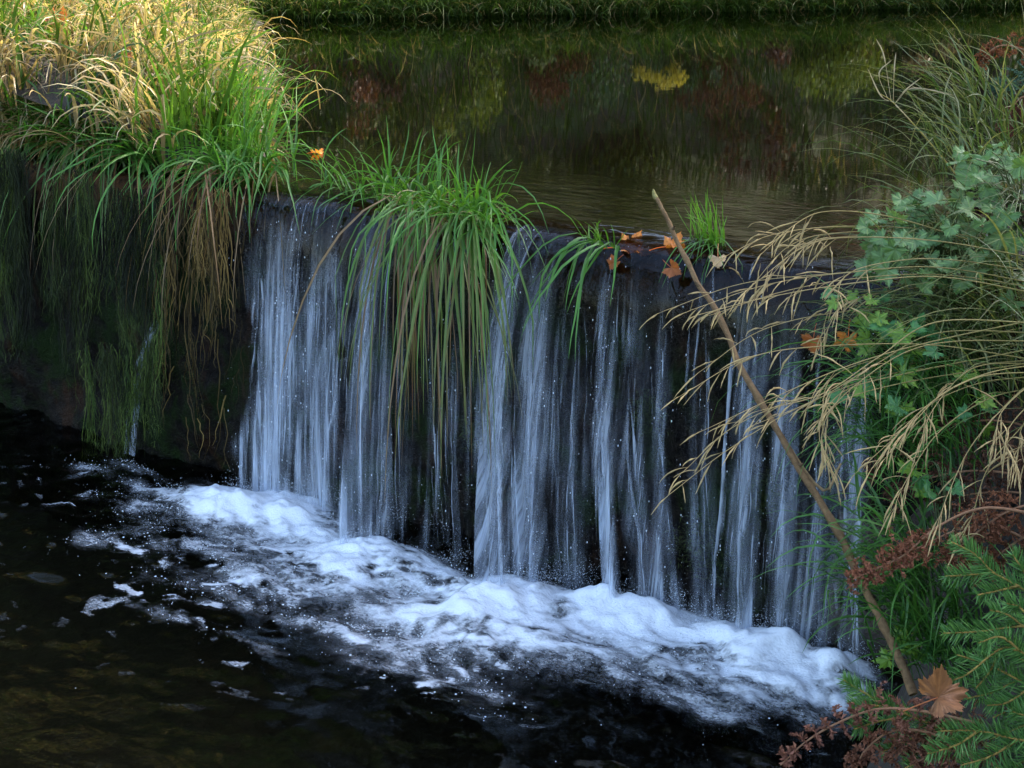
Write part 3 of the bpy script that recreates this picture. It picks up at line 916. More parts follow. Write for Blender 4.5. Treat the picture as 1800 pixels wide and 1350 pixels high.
# tufts along the crest
b2 = px_bases([(575, 325), (600, 335), (630, 342), (655, 350)], 1.0)
tuft('grass_tuft', on_z(610, 340, 1.0), 'sparse green grass tuft on the crest above the slanting stream', 'grass', [
    spec(b2, 34, (.02, .02, .005), TO_CAM, 1.7, (.10, .26), (.004, .008), (.1, .8), (.9, 1.9), *DG, r),
    spec(b2, 15, (.03, .02, .005), TO_CAM, .6, (.14, .32), (.004, .008), (.6, 1.2), (2.3, 3.0), *DG, r, pw=.8),
], 24)
b3 = px_bases([(690, 350), (730, 355), (760, 362), (790, 370), (825, 380), (850, 392), (720, 375), (770, 390), (815, 402), (850, 408)], 1.0)
tuft('grass_tuft', on_z(790, 385, 1.0), 'dense green grass tuft in the middle of the crest, hanging far down the fall', 'grass', [
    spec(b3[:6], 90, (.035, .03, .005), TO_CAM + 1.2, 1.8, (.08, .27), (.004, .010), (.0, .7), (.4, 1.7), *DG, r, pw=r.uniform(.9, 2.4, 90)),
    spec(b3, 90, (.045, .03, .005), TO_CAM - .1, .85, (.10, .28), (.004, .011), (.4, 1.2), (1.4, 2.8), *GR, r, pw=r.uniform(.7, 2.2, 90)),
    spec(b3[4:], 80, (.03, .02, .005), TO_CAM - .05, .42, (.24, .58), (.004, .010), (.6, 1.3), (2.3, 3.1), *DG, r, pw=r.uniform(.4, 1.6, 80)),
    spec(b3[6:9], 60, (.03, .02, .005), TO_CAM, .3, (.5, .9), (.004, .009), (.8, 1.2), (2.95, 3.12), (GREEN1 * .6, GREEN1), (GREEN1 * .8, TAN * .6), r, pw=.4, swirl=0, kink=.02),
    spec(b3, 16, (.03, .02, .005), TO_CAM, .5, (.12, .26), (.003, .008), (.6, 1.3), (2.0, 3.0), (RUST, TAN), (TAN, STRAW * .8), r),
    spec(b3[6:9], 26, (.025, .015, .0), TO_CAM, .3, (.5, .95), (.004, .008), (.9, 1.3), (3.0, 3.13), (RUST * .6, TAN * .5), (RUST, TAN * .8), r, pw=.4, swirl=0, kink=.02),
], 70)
b4 = px_bases([(1045, 428), (1062, 432), (1075, 436)], .985)
tuft('grass_tuft', on_z(1060, 432, .985), 'small grass tuft with a few long blades drooping into the stream', 'grass', [
    spec(b4, 16, (.012, .012, .003), TO_CAM - 1.0, 1.3, (.05, .10), (.003, .005), (.1, .7), (.8, 1.4), *GR, r),
    spec(b4, 12, (.015, .012, .003), TO_CAM - .5, .4, (.25, .48), (.007, .012), (.8, 1.2), (2.7, 3.05), *DG, r, pw=.6),
], 18)
b5 = px_bases([(1235, 430), (1250, 435), (1262, 438)], .985)
tuft('grass_tuft', on_z(1248, 434, .985), 'small bright upright grass tuft among the orange leaves on the crest', 'grass', [
    spec(b5, 46, (.014, .012, .003), TO_CAM - 1.9, .7, (.07, .16), (.003, .006), (.05, .5), (.3, .9), (GREEN1 * .8, GREEN1 * 1.2), (GREEN1, GREEN1 * 1.6), r),
    spec(b5, 16, (.012, .012, .003), TO_CAM - .6, .5, (.12, .24), (.003, .006), (.7, 1.2), (2.5, 3.0), *DG, r, pw=.7),
], 16)

# the sunlit bank at the left: green and dry bent blades, too many to count
NT = 620
tx = rng.uniform(-5.0, .0, NT); ty = rng.uniform(.04, 1, NT) ** 1.5 * 6.3
k = (shore_s(tx, ty) > .02) & (shore_s(tx, ty) < 3.3)
tx, ty = tx[k], ty[k]; NT = len(tx)
down = math.atan2(-.5, .86)                       # the way the bank falls: towards the pool and the viewer
taz = down + rng.normal(0, .7, NT); tdry = np.clip(rng.normal(.58, .33, NT), 0.02, .95); tl_ = rng.uniform(.65, 1.25, NT); tth = rng.normal(0, .3, NT); tb = rng.uniform(.42, 1.3, NT)
i_ = np.repeat(np.arange(NT), 42); N = len(i_)
x = tx[i_] + rng.normal(0, .055, N); y = np.maximum(ty[i_] + rng.normal(0, .055, N), .02)
base = np.stack([x, y, left_bank_z(x, y) - .02], -1)
dry = rng.random(N) < tdry[i_]
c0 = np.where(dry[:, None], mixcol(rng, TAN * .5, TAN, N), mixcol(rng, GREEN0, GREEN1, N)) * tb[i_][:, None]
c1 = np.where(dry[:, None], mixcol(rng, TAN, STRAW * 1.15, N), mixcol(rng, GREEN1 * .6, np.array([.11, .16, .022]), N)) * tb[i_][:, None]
v, q = blades(base, taz[i_] + rng.normal(0, .5, N), np.where(dry, rng.uniform(.2, .45, N), rng.uniform(.18, .48, N)) * tl_[i_], .004 + .014 * rng.random(N) ** 1.6, rng.uniform(.0, .6, N),
              np.where(dry, rng.uniform(2.0, 3.05, N), rng.uniform(.9, 2.7, N) + tth[i_]), 9, rng.uniform(1.0, 2.6, N), 2, rng.normal(0, 1.1, N), rng.normal(0, .5, N), kink=.08)
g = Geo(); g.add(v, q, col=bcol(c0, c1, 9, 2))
link('bank_grass', g.mesh('bank_grass'), M_GRASS, label='sunlit yellow green grass with bent straw blades covering the left bank', cat='grass', kind='stuff')

# dry blades hanging over the wall under the sunlit bank
r = np.random.default_rng(17)
bd = px_bases([(10, 215), (40, 220), (70, 225), (100, 228), (130, 232), (160, 238)], 1.05)
tuft('dry_grass_tuft', on_z(80, 235, 1.0), 'tan dead grass blades hanging over the dark wall below the sunlit bank', 'grass', [
    spec(bd, 60, (.08, .04, .02), TO_CAM - .2, .5, (.2, .42), (.006, .012), (.5, 1.1), (2.3, 3.0), (TAN * .6, TAN), (TAN, STRAW), r),
    spec(bd, 60, (.08, .05, .02), TO_CAM + .3, .8, (.2, .4), (.006, .010), (.3, .9), (1.5, 2.5), *GR, r),
], 30)

bw = px_bases([(-20, 240), (20, 246), (60, 252), (100, 258), (140, 263), (180, 268), (220, 274)], 1.02)
tuft('grass_tuft', on_z(100, 258, 1.0), 'mixed green and rusty grass fringe along the wall top left of the large tuft', 'grass', [
    spec(bw + np.array([0, .12, .03]), 260, (.10, .10, .01), TO_CAM + .4, 1.2, (.12, .34), (.005, .012), (.1, .8), (1.0, 2.6), *GR, r),
    spec(bw + np.array([0, .34, .09]), 300, (.14, .16, .02), TO_CAM + .3, 1.0, (.16, .40), (.005, .013), (.1, .8), (1.1, 2.7), *GR, r),
    spec(bw + np.array([0, .3, .09]), 170, (.14, .16, .02), TO_CAM, .8, (.18, .40), (.005, .013), (.2, .9), (2.0, 3.0), (TAN * .6, TAN), (TAN, STRAW), r),
    spec(bw, 110, (.09, .03, .01), TO_CAM - .1, .4, (.3, .62), (.004, .010), (.8, 1.3), (2.8, 3.12), (DEEP0, DEEP1), (DEEP1, TAN * .8), r, pw=.5, swirl=0, kink=.03),
    spec(bw + np.array([0, .1, .03]), 120, (.10, .10, .01), TO_CAM, .8, (.15, .36), (.005, .012), (.3, .9), (2.0, 3.0), (TAN * .6, TAN), (TAN, STRAW), r),
    spec(bw, 150, (.08, .04, .01), TO_CAM, .9, (.12, .30), (.005, .010), (.3, 1.0), (1.4, 2.8), *GR, r),
    spec(bw, 110, (.08, .03, .01), TO_CAM - .1, .6, (.15, .38), (.004, .009), (.7, 1.2), (2.5, 3.05), (RUST, TAN * .8), (RUST, TAN), r),
    spec(bw, 120, (.08, .03, .01), TO_CAM - .1, .5, (.12, .30), (.003, .007), (.8, 1.3), (2.7, 3.1), *DG, r, pw=.7),
], 40)

bx2 = px_bases([(-60, 236), (-130, 228), (-200, 220), (-280, 212), (-360, 204), (-450, 196), (-540, 190)], 1.03)
tuft('grass_tuft', on_z(-250, 215, 1.0), 'grass fringe on the wall top beyond the left picture edge', 'grass', [
    spec(bx2 + np.array([0, .1, .02]), 260, (.14, .10, .01), TO_CAM + .3, 1.1, (.14, .36), (.005, .012), (.1, .9), (1.0, 2.7), *GR, r),
    spec(bx2, 220, (.14, .03, .01), TO_CAM - .1, .6, (.15, .4), (.004, .010), (.6, 1.2), (2.3, 3.05), (RUST, TAN * .8), (TAN, STRAW), r),
], 10)
# hanging moss and roots on the wall
def curtain(label, x0, x1, y0, y1, n, yoff, c, name='hanging_moss', depth=.05, wd=(.0012, .0026), cat='moss', spread=.3, hank=14, hair=5):
    """strands gathered in uneven hanks, with short side threads"""
    o = on_y((x0 + x1) / 2, y0, yoff)
    g = Geo()
    hx = x0 + (x1 - x0) * r.random(hank); hw = r.uniform(2.5, 11, hank); hl = r.uniform(.3, 1.0, hank); hb = r.uniform(.2, 1.8, hank) ** 1.3; hy = r.uniform(-depth, 0, hank)
    ph = r.uniform(0, 6, hank)
    for i in range(n):
        h = int(r.integers(0, hank))
        px_ = hx[h] + r.normal(0, hw[h])
        f0 = r.random() ** 1.4 * .85
        py_ = y0 + (y1 - y0) * f0 * hl[h]
        ln = min(y0 + (y1 - y0) * hl[h] * r.uniform(.85, 1.05) - py_, r.uniform(40, 230))
        if ln < 15: continue
        m = 8
        tt = np.linspace(0, 1, m)
        sway = 7 * np.sin((py_ + ln * tt) * .018 + ph[h])
        dx = np.cumsum(r.normal(0, 2.6, m)) + sway
        yo = yoff + hy[h] - .02 * r.random()
        rr_ = FW + RT * ((px_ + dx - 900) / FPX)[:, None] - UP * ((py_ + ln * tt - 675) / FPX)[:, None]
        P = CAM + rr_ * ((yo - CAM[1]) / rr_[:, 1])[:, None]
        P[:, 1] += np.cumsum(r.normal(0, .003, m))
        w = r.uniform(*wd) * (1 - tt ** 2 * .8)
        sd = norm(np.array([RT[0] + r.normal(0, .5), RT[1] + r.normal(0, .5), 0]))
        V = np.stack([P - sd * w[:, None] * .5, P + sd * w[:, None] * .5], 1)
        k_ = r.random()
        cc = (c[0] * (1 - k_) + c[1] * k_) * hb[h] * (.5 + r.random())
        g.add(V, grid_quads(m, 2), col=cc)
        for b in range(int(r.integers(0, hair + 1))):
            s0 = P[int(r.integers(0, m))]
            dv = np.array([r.normal(0, .022), r.normal(-.008, .008), -.004 - .028 * r.random()])
            PP = spline([s0, s0 + dv * .6 + r.normal(0, .004, 3), s0 + dv + np.array([0, 0, -.008])], 4)
            ww = w[0] * .6 * np.array([1, .9, .7, .2])
            g.add(np.stack([PP - sd * ww[:, None] * .5, PP + sd * ww[:, None] * .5], 1), grid_quads(4, 2), col=cc * 1.15)
    return link(name, g.mesh(name, o), M_MOSS, loc=o, label=label, cat=cat)


MG = (np.array([.012, .026, .005]), np.array([.062, .085, .016])); MB = (np.array([.04, .026, .008]), np.array([.13, .085, .025]))
curtain('thick curtain of olive green moss strands at the left picture edge', -60, 80, 260, 745, 1900, -.10, MG, hank=17)
curtain('moss strands on the wall beyond the left picture edge', -520, -60, 240, 720, 1500, -.09, MG, hank=40)
curtain('narrow green moss curtain left of the trickle', 195, 285, 330, 800, 1000, -.10, MG, hank=9)
curtain('sparse dark moss strands between the two moss curtains', 80, 200, 290, 730, 420, -.08, (MG[0] * .5, MG[1] * .6), hank=12)
curtain('tan grass roots hanging below the large tuft beside the broad curtain', 285, 425, 330, 830, 260, -.11, MB, 'hanging_roots', .08, (.002, .005), 'roots', .15, 22, 1)
curtain('low mossy fringe at the foot of the wall near the trickle', 120, 270, 600, 812, 520, -.09, MG, hank=15)

# moss cushions on the wall behind the streams
def cushion(px_, py_, rad, label, n=700):
    o = on_y(px_, py_, -.05)
    P = o + np.clip(r.normal(0, .5, (n, 3)), -1.2, 1.2) * np.array([rad, .03, rad * 1.1])
    v, q = blades(P, TO_CAM + r.normal(0, .9, n), r.uniform(.012, .03, n), r.uniform(.0015, .003, n), r.uniform(.8, 1.6, n), r.uniform(1.4, 2.9, n), 4, 1.2, 2)
    c = mixcol(r, MG[0], MG[1] * 1.2, n)
    g = Geo(); g.add(v, q, col=bcol(c * .6, c, 4, 2))
    link('moss_cushion', g.mesh('moss_cushion', o), M_MOSS, loc=o, label=label, cat='moss')


cushion(1140, 725, .05, 'round green moss cushion behind the veil of threads')
cushion(835, 760, .045, 'green moss cushion beside the hanging grass ends', 500)
cushion(1225, 960, .07, 'low dark moss cushion left of the leaning stem foot')
cushion(330, 640, .09, 'dark moss patch right of the trickle', 900)
cushion(1345, 870, .05, 'dark green moss patch behind the bright stream')

# ------------------------------------------------------------------ leaves
def lobed_leaf(name, R_=1.0, lobes=5, deep=.5, teeth=.12, nt=5, c=(.05, .15, .08), curl=.25, seed=0, span=150, vein=(1.5, 1.5, 1.2)):
    """palmate leaf with its stalk end at the origin, lying along +X, one unit long"""
    rr = np.random.default_rng(seed)
    n = 121
    th = np.radians(np.linspace(-span, span, n))
    step = np.radians(2 * span * .8 / (lobes - 1)) if lobes > 1 else 1
    ph = (th / step)
    near = np.abs(ph - np.round(np.clip(ph, -(lobes - 1) / 2, (lobes - 1) / 2)))
    rad = (1 - deep * np.clip(near * 2, 0, 1.3) ** 1.25) * (1 - .30 * (np.abs(th) / np.radians(span)) ** 1.5)
    rad *= 1 - teeth * (np.abs(((ph * nt + .5) % 1) - .5) * 2)
    rad *= 1 + .06 * rr.normal(size=n)
    rad[0] = rad[-1] = .12
    g = Geo()
    rings = [.02, .35, .68, 1.0]
    V, C = [], []
    for k in rings:
        rx = rad * k * .58
        x = .42 + rx * np.cos(th); y = rx * np.sin(th)
        z = .05 * curl * (fbm(x * 5 + seed, y * 5, seed) - .5) * 4 * k + curl * (.5 * np.abs(y) ** 1.3 - .45 * (x - .4) ** 2) + .035 * np.cos(ph * 2 * math.pi) * k + .02 * rr.normal(size=n) * (k > .9)
        V.append(np.stack([x, y, z], -1))
        vn = np.clip(1 - near * 9, 0, 1)[:, None]
        C.append(np.asarray(c) * (1 + (np.asarray(vein) - 1) * vn * (k < .99)) * (.9 + .2 * k))
    g.add(np.array(V) * R_, grid_quads(4, n), col=np.array(C).reshape(-1, 3))
    st, sq = tube(spline([(-.28, 0, -.10), (.0, 0, -.02), (.42, 0, .0)], 6) * R_, .014 * R_, 5)
    g.add(st, sq, col=np.asarray(c) * np.array([1.6, 1.1, .8]))
    return g.mesh(name)


def orient(o, fwd, up_, size):
    x = Vector(fwd).normalized(); z = Vector(up_); y = z.cross(x).normalized(); z = x.cross(y)
    o.rotation_euler = Matrix((x, y, z)).transposed().to_euler()
    o.scale = (size,) * 3


def plant(name, label, cat, root, leaves, meshes, mat, r, size=(.05, .085), stems=True):
    t = thing(name, root, label, cat)
    root = np.asarray(root)
    sg = Geo()
    for (px_, py_, d) in leaves:
        p = at(px_, py_, d)
        me = meshes[int(r.integers(0, len(meshes)))]
        if not me.materials: me.materials.append(mat)
        o = link('leaf', me, None, t, loc=p - root)
        dirv = RT * r.normal(-.35, .6) + np.array([0, 0, r.normal(-.35, .35)]) - FW * r.normal(.2, .3)
        upv = np.array([0, 0, 1.0]) - FW * r.uniform(.3, 1.1) + r.normal(0, .25, 3)
        sz = r.uniform(*size)
        orient(o, dirv, upv, sz)
        if stems:
            dv = np.asarray(Vector(dirv).normalized())
            q0 = p - dv * sz * .26
            mid = (q0 + root) / 2 + np.array([0, 0, .05])
            v, q = tube(spline([root + r.normal(0, .015, 3), mid, q0], 8), .0013, 4)
            sg.add(v, q, col=np.array([.10, .13, .04]))
    if stems: link('stems', sg.mesh('stems', root), mat, t, kind='stuff')
    return t


r = np.random.default_rng(23)
BLUEG = [lobed_leaf('leaf_a', 1, 5, .30, .16, 4, (.11, .20, .055), .6, 1), lobed_leaf('leaf_b', 1, 3, .34, .2, 6, (.085, .165, .045), .5, 2, 130), lobed_leaf('leaf_c', 1, 5, .36, .18, 4, (.14, .23, .08), .8, 3)]
GREENL = [lobed_leaf('leaf_d', 1, 3, .4, .2, 6, (.06, .19, .05), .5, 4, 130), lobed_leaf('leaf_e', 1, 5, .38, .2, 4, (.07, .20, .06), .4, 5), lobed_leaf('leaf_f', 1, 5, .4, .2, 4, (.15, .26, .03), .4, 6)]


def scatter(r, boxes, per, d0, d1):
    L = []
    for (x0, y0, x1, y1, n) in boxes:
        for _ in range(int(n * per)): L.append((r.uniform(x0, x1), r.uniform(y0, y1), r.uniform(d0, d1)))
    return L


plant('lobed_leaf_plant', 'blue green lobed leaf plant over the water at the right end of the crest', 'plant', at(1660, 480, 3.15),
      scatter(r, [(1530, 365, 1620, 440, 10), (1590, 340, 1700, 430, 12), (1540, 430, 1640, 480, 8), (1600, 440, 1700, 500, 7)], 2.1, 2.95, 3.15), BLUEG, M_LEAF, r, (.038, .07))
plant('lobed_leaf_plant', 'pale blue green leafy plant on the bank at the right picture edge', 'plant', at(1790, 400, 3.2),
      scatter(r, [(1690, 260, 1800, 330, 10), (1680, 320, 1800, 390, 10), (1700, 390, 1810, 450, 9), (1720, 450, 1810, 520, 6)], 2.1, 3.0, 3.3), BLUEG, M_LEAF, r, (.038, .072))
plant('lobed_leaf_plant', 'green lobed leaf spray hanging among the tan seed heads', 'plant', at(1650, 600, 3.1),
      scatter(r, [(1475, 505, 1540, 560, 4), (1540, 520, 1650, 620, 11), (1490, 630, 1570, 690, 5), (1530, 660, 1600, 720, 4), (1600, 560, 1720, 660, 8), (1640, 660, 1760, 740, 5)], 1.5, 2.95, 3.1), GREENL, M_LEAF, r, (.04, .072))
plant('lobed_leaf_plant', 'small yellow green lobed leaves low on the dark right bank', 'plant', at(1660, 900, 2.95),
      scatter(r, [(1590, 820, 1680, 870, 7), (1570, 1060, 1640, 1160, 9), (1600, 1090, 1680, 1200, 5)], 1, 2.85, 2.98), GREENL, M_LEAF, r, (.04, .075))

# fallen leaves
ORANGE = lobed_leaf('orange_leaf', 1, 5, .35, .1, 3, (.62, .20, .035), 1.3, 8, vein=(1.3, 1.5, 1.5))
RUSTY = lobed_leaf('rusty_leaf', 1, 5, .2, .08, 3, (.36, .11, .03), 1.4, 9, 140, vein=(1.2, 1.2, 1.2))
PALE = lobed_leaf('pale_leaf', 1, 3, .3, .1, 3, (.62, .42, .26), .9, 10, 120, vein=(1.1, 1.1, 1.1))
BROWN = lobed_leaf('brown_leaf', 1, 5, .24, .14, 4, (.30, .135, .06), 3.4, 12, vein=(1.35, 1.35, 1.3))
for m_ in (ORANGE, RUSTY, PALE, BROWN): m_.materials.append(M_DEAD)


def fallen(me, p, fwd, up_, size, label):
    o = link('fallen_leaf', me, None, loc=p, label=label, cat='leaf')
    orient(o, fwd, up_, size)


fallen(ORANGE, on_y(1078, 434, -.015), RT + np.array([0, 0, -.1]), np.array([0, -.6, 1]), .105, 'bright orange leaf caught on the crest beside the small drooping tuft')
fallen(RUSTY, on_y(1090, 452, -.05), RT * -.7 + np.array([0, -.2, -.8]), np.array([0, -1, .3]), .042, 'rust red leaf folded over the lip under the bright orange leaf')
fallen(ORANGE, on_y(1158, 434, -.005), RT + np.array([0, 0, .05]), np.array([0, -.25, 1]), .09, 'flat orange leaf on the crest left of the bright upright tuft')
fallen(RUSTY, on_y(1170, 462, -.085), np.array([.9, -.1, -.5]), np.array([0, -1, .2]), .05, 'wet rusty leaf stuck in the film of water below the lip')
fallen(PALE, on_y(1262, 438, -.03), np.array([.12, -.15, -1]), np.array([.3, -1, .3]), .05, 'pale curled leaf hanging below the bright upright tuft')
fallen(RUSTY, at(1432, 580, 3.25), np.array([0, -.2, -1]), np.array([0, -1, .4]), .055, 'dull orange leaf hanging left of the other behind the seed heads')
fallen(ORANGE, at(1492, 575, 3.2), np.array([.1, -.2, -1]), np.array([0, -1, .4]), .06, 'red orange leaf hanging just left of the green leaf spray')
fallen(BROWN, at(1612, 1240, 2.34), RT * .8 + np.array([0, 0, .36]), -FW * .6 + np.array([.4, 0, .7]), .088, 'large tan brown maple leaf among spruce twigs at the stem foot')
fallen(RUSTY, at(95, 20, 5.6), np.array([.6, -.3, -.5]), np.array([.2, -.6, .8]), .11, 'pinkish brown leaf lying on the sunlit grass near the top corner')
fallen(RUSTY, at(205, 92, 5.1), np.array([.8, .1, -.1]), np.array([0, -.4, .9]), .07, 'red brown leaf in the middle of the sunlit grass')
fallen(ORANGE, on_z(545, 268, 1.004), np.array([.8, .3, 0]), np.array([0, 0, 1]), .06, 'orange leaf floating on the pool behind the large tuft')
fallen(RUSTY, on_z(398, 100, 1.02), np.array([.8, .3, 0]), np.array([0, -.2, 1]), .1, 'red brown leaf at the water edge below the sunlit grass')

# ------------------------------------------------------------------ the leaning stem
ctrl = [at(1608, 1222, 2.72), at(1560, 1110, 2.80), at(1497, 985, 2.88), at(1400, 815, 2.97), at(1310, 655, 3.05), at(1245, 525, 3.12), at(1190, 425, 3.18), at(1152, 342, 3.22)]
o = ctrl[0]
t_ = thing('leaning_stem', o, 'long brown dead plant stem leaning across the right part of the fall', 'stem')
P = spline(ctrl, 90)
P = P + np.stack([(vnoise(np.arange(90) * .21, 3.0 * q_, 7) - .5) * .008 for q_ in range(3)], -1)
rad = np.linspace(.0095, .0045, 90) * (1 + .05 * rng.normal(size=90))
for k in (14, 30, 47, 60, 72): rad[k] *= 1.35; rad[k - 1] *= 1.15; rad[k + 1] *= 1.15
v, q = tube(P, rad, 9)
cc = np.array([.17, .10, .045])[None] * (.45 + 1.1 * fbm(np.repeat(np.arange(90), 9) * .35, np.tile(np.arange(9), 90) * .7, 5))[:, None]
g = Geo(); g.add(v, q, col=cc); link('stalk', g.mesh('stalk', o), M_BARK, t_)
v, q = tube(spline([P[47], at(1440, 858, 2.97), at(1478, 815, 2.98)], 10), np.linspace(.004, .0025, 10), 6)
g = Geo(); g.add(v, q, col=(.28, .18, .08)); link('side_twig', g.mesh('side_twig', o), M_BARK, t_)
for k, dv in ((20, (-.012, -.006, .016)), (38, (.014, -.004, .010)), (66, (-.010, -.005, .014)), (79, (.008, -.004, .010))):
    v, q = tube(spline([P[k], P[k] + np.array(dv) * .6, P[k] + np.array(dv)], 6), np.linspace(.005, .0022, 6), 6)
    g = Geo(); g.add(v, q, col=(.11, .07, .035)); link('stub', g.mesh('stub', o), M_BARK, t_)
v, q = tube(spline([P[-2], P[-1], P[-1] + np.array([-.004, 0, .014])], 6), [.005, .006, .006, .005, .004, .001], 7)
g = Geo(); g.add(v, q, col=(.24, .2, .07)); link('tip', g.mesh('tip', o), M_BARK, t_)

# ------------------------------------------------------------------ dry grass with drooping seed heads
def spikelet(g, p, d, L, w, r, c):
    """one slender drooping seed spike"""
    m = 9
    s = np.linspace(0, 1, m)[:, None]
    d = norm(np.asarray(d)); dn = np.array([0, 0, -1.0])
    bend_ = r.uniform(.2, .85); dirs = norm(d * (1 - s * bend_) + dn * s * bend_ + r.normal(0, .05, (m, 3)))
    P = p + np.concatenate([np.zeros((1, 3)), np.cumsum(dirs[:-1] * L / (m - 1), 0)])
    prof_ = np.array([.25, .3, .55, .95, 1, .9, .8, .5, .12]) * w * (1 + .25 * r.normal(size=m))
    v, q = tube(P, np.maximum(prof_, .0003), 5)
    g.add(v, q, col=np.asarray(c) * (.8 + .4 * r.random()))


def seed_stem(parent, o, pts, r, nspk=9, head=.45, L=(.04, .09), w=.0015, col=(.48, .34, .15), stemcol=(.24, .20, .06)):
    P = spline(pts, 40)
    g = Geo(); v, q = tube(P, np.linspace(.0016, .0006, 40), 5); 
    cc = np.repeat(np.linspace(0, 1, 40)[:, None] * (np.array(col) - np.array(stemcol)) + np.array(stemcol), 5, 0)
    g.add(v, q, col=cc)
    st = link('stem', g.mesh('stem', o), M_DRY, parent)
    g = Geo()
    T = norm(np.gradient(P, axis=0))
    for k in range(nspk):
        i = int(40 * (1 - head) + (39.0 - 40 * (1 - head)) * (k + r.random() * .6) / nspk)
        i = min(39, i)
        d = T[i] * .9 + r.normal(0, .5, 3) + np.array([0, 0, -.15])
        spikelet(g, P[i], d, r.uniform(*L) * (1.15 - .4 * k / nspk), w * r.uniform(.75, 1.25), r, col)
    spikelet(g, P[-1], T[-1], r.uniform(*L), w, r, col)
    link('seed_head', g.mesh('seed_head', o), M_DRY, st)


r = np.random.default_rng(31)


def seed_clump(label, stems, rootpx, d, n_extra, ext, name='seed_grass', n_blade=26):
    o = at(*rootpx, d)
    t = thing(name, o, label, 'grass')
    S_ = [list(s) for s in stems]
    for _ in range(n_extra):
        b = S_[int(r.integers(0, len(stems)))]
        j = r.normal(0, 1, 2) * ext
        S_.append([(x + j[0] * (.4 + .6 * i / len(b)) + r.normal(0, 6), y + j[1] + r.normal(0, 6)) for i, (x, y) in enumerate(b)])
    for s in S_:
        dd = d + r.normal(0, .09)
        seed_stem(t, o, [at(x, y, dd - .05 * i) for i, (x, y) in enumerate(s)], r, int(r.integers(8, 14)))
    # leaves of the tussock
    b = np.array([o + RT * r.normal(.05, .10) + np.array([0, 0, r.normal(-.02, .08)]) for _ in range(n_blade)])
    L = math.atan2(-RT[1], -RT[0])
    v, q = blades(b, L + r.normal(.2, .5, n_blade), r.uniform(.25, .55, n_blade), r.uniform(.003, .006, n_blade), r.uniform(.2, 1.1, n_blade), r.uniform(1.7, 2.6, n_blade), 10, 1.2, 2)
    c = mixcol(r, np.array([.05, .12, .03]), np.array([.20, .19, .06]), n_blade)
    g = Geo(); g.add(v, q, col=bcol(c, c * 1.2, 10, 2)); link('leaf_blades', g.mesh('leaf_blades', o), M_GRASS, t, kind='stuff')


seed_clump('uppermost tan seed head grass arching along the right end of the crest',
           [[(1830, 440), (1640, 405), (1480, 398), (1360, 412), (1285, 445)], [(1830, 470), (1650, 425), (1500, 415), (1400, 440), (1330, 520)], [(1830, 500), (1650, 470), (1500, 478), (1350, 500), (1215, 545)],
            [(1700, 420), (1560, 380), (1450, 372), (1390, 400), (1345, 440)], [(1830, 520), (1660, 500), (1560, 505), (1470, 530), (1440, 600)]], (1830, 470), 3.05, 7, 20)
seed_clump('middle tan seed head grass drooping in front of the bright stream',
           [[(1830, 570), (1640, 540), (1480, 548), (1340, 580), (1235, 650)], [(1830, 560), (1640, 600), (1500, 640), (1380, 690), (1240, 755)], [(1830, 585), (1650, 585), (1540, 640), (1440, 700), (1330, 745)],
            [(1830, 600), (1600, 640), (1430, 690), (1290, 750), (1200, 830)], [(1830, 600), (1680, 600), (1590, 620), (1500, 680), (1440, 740)], [(1830, 610), (1600, 655), (1480, 690), (1440, 760), (1470, 830)]], (1830, 590), 2.98, 5, 26)
seed_clump('lowest tan seed head grass drooping over the red brown fern',
           [[(1830, 640), (1740, 655), (1660, 690), (1600, 750), (1560, 800)], [(1830, 680), (1740, 700), (1650, 760), (1590, 850), (1570, 900)], [(1830, 660), (1780, 700), (1710, 780), (1670, 860), (1650, 915)],
            [(1830, 640), (1740, 640), (1690, 660), (1640, 720), (1620, 770)], [(1830, 700), (1800, 720), (1770, 760), (1770, 800)]], (1835, 670), 2.85, 6, 26)
# single tall flowering grass by the upper pool
o = at(1690, 318, 3.35)
t_ = thing('flowering_grass', o, 'single tall grass stalk with spread seed spikes leaning over the upper pool', 'grass')
P = spline([o, at(1625, 240, 3.4), at(1572, 182, 3.42), at(1548, 165, 3.43)], 30)
g = Geo(); v, q = tube(P, np.linspace(.0024, .0010, 30), 5); g.add(v, q, col=(.32, .24, .06)); st = link('stem', g.mesh('stem', o), M_DRY, t_)
for a_, b_, c_ in [((1571, 180), (1548, 168), (1525, 120)), ((1570, 180), (1572, 120), (1575, 92)), ((1560, 172), (1545, 130), (1568, 105)), ((1573, 182), (1590, 160), (1620, 136)), ((1575, 180), (1605, 155), (1680, 168)),
                   ((1590, 200), (1575, 185), (1603, 214)), ((1566, 175), (1554, 100), (1540, 68))]:
    Q_ = spline([at(*a_, 3.42), at(*b_, 3.41), at(*c_, 3.4)], 16)
    rr_ = np.where(np.linspace(0, 1, 16) < .45, .0006, .0016 * (1 - np.linspace(0, 1, 16) ** 6) + .0002)
    g = Geo(); v, q = tube(Q_, rr_, 5); g.add(v, q, col=(.48, .37, .21)); link('seed_spike', g.mesh('seed_spike', o), M_DRY, st)

# tufts of the right bank
TO_LEFT = math.atan2(-RT[1], -RT[0])
r = np.random.default_rng(37)
OLV = ((np.array([.03, .07, .012]), np.array([.10, .14, .04])), (np.array([.07, .13, .03]), np.array([.25, .22, .09])))


def bank_tuft(label, pxs, d, n, L, w, th1, cols=OLV, az=TO_LEFT, azj=.9, big=14, th0=(.1, .9)):
    b = np.array([at(x, y, d) for x, y in pxs])
    o = b.mean(0)
    tuft('grass_tuft', o, label, 'grass', [spec(b, n, (.05, .05, .03), az, azj, L, w, th0, th1, *cols, r)], big)


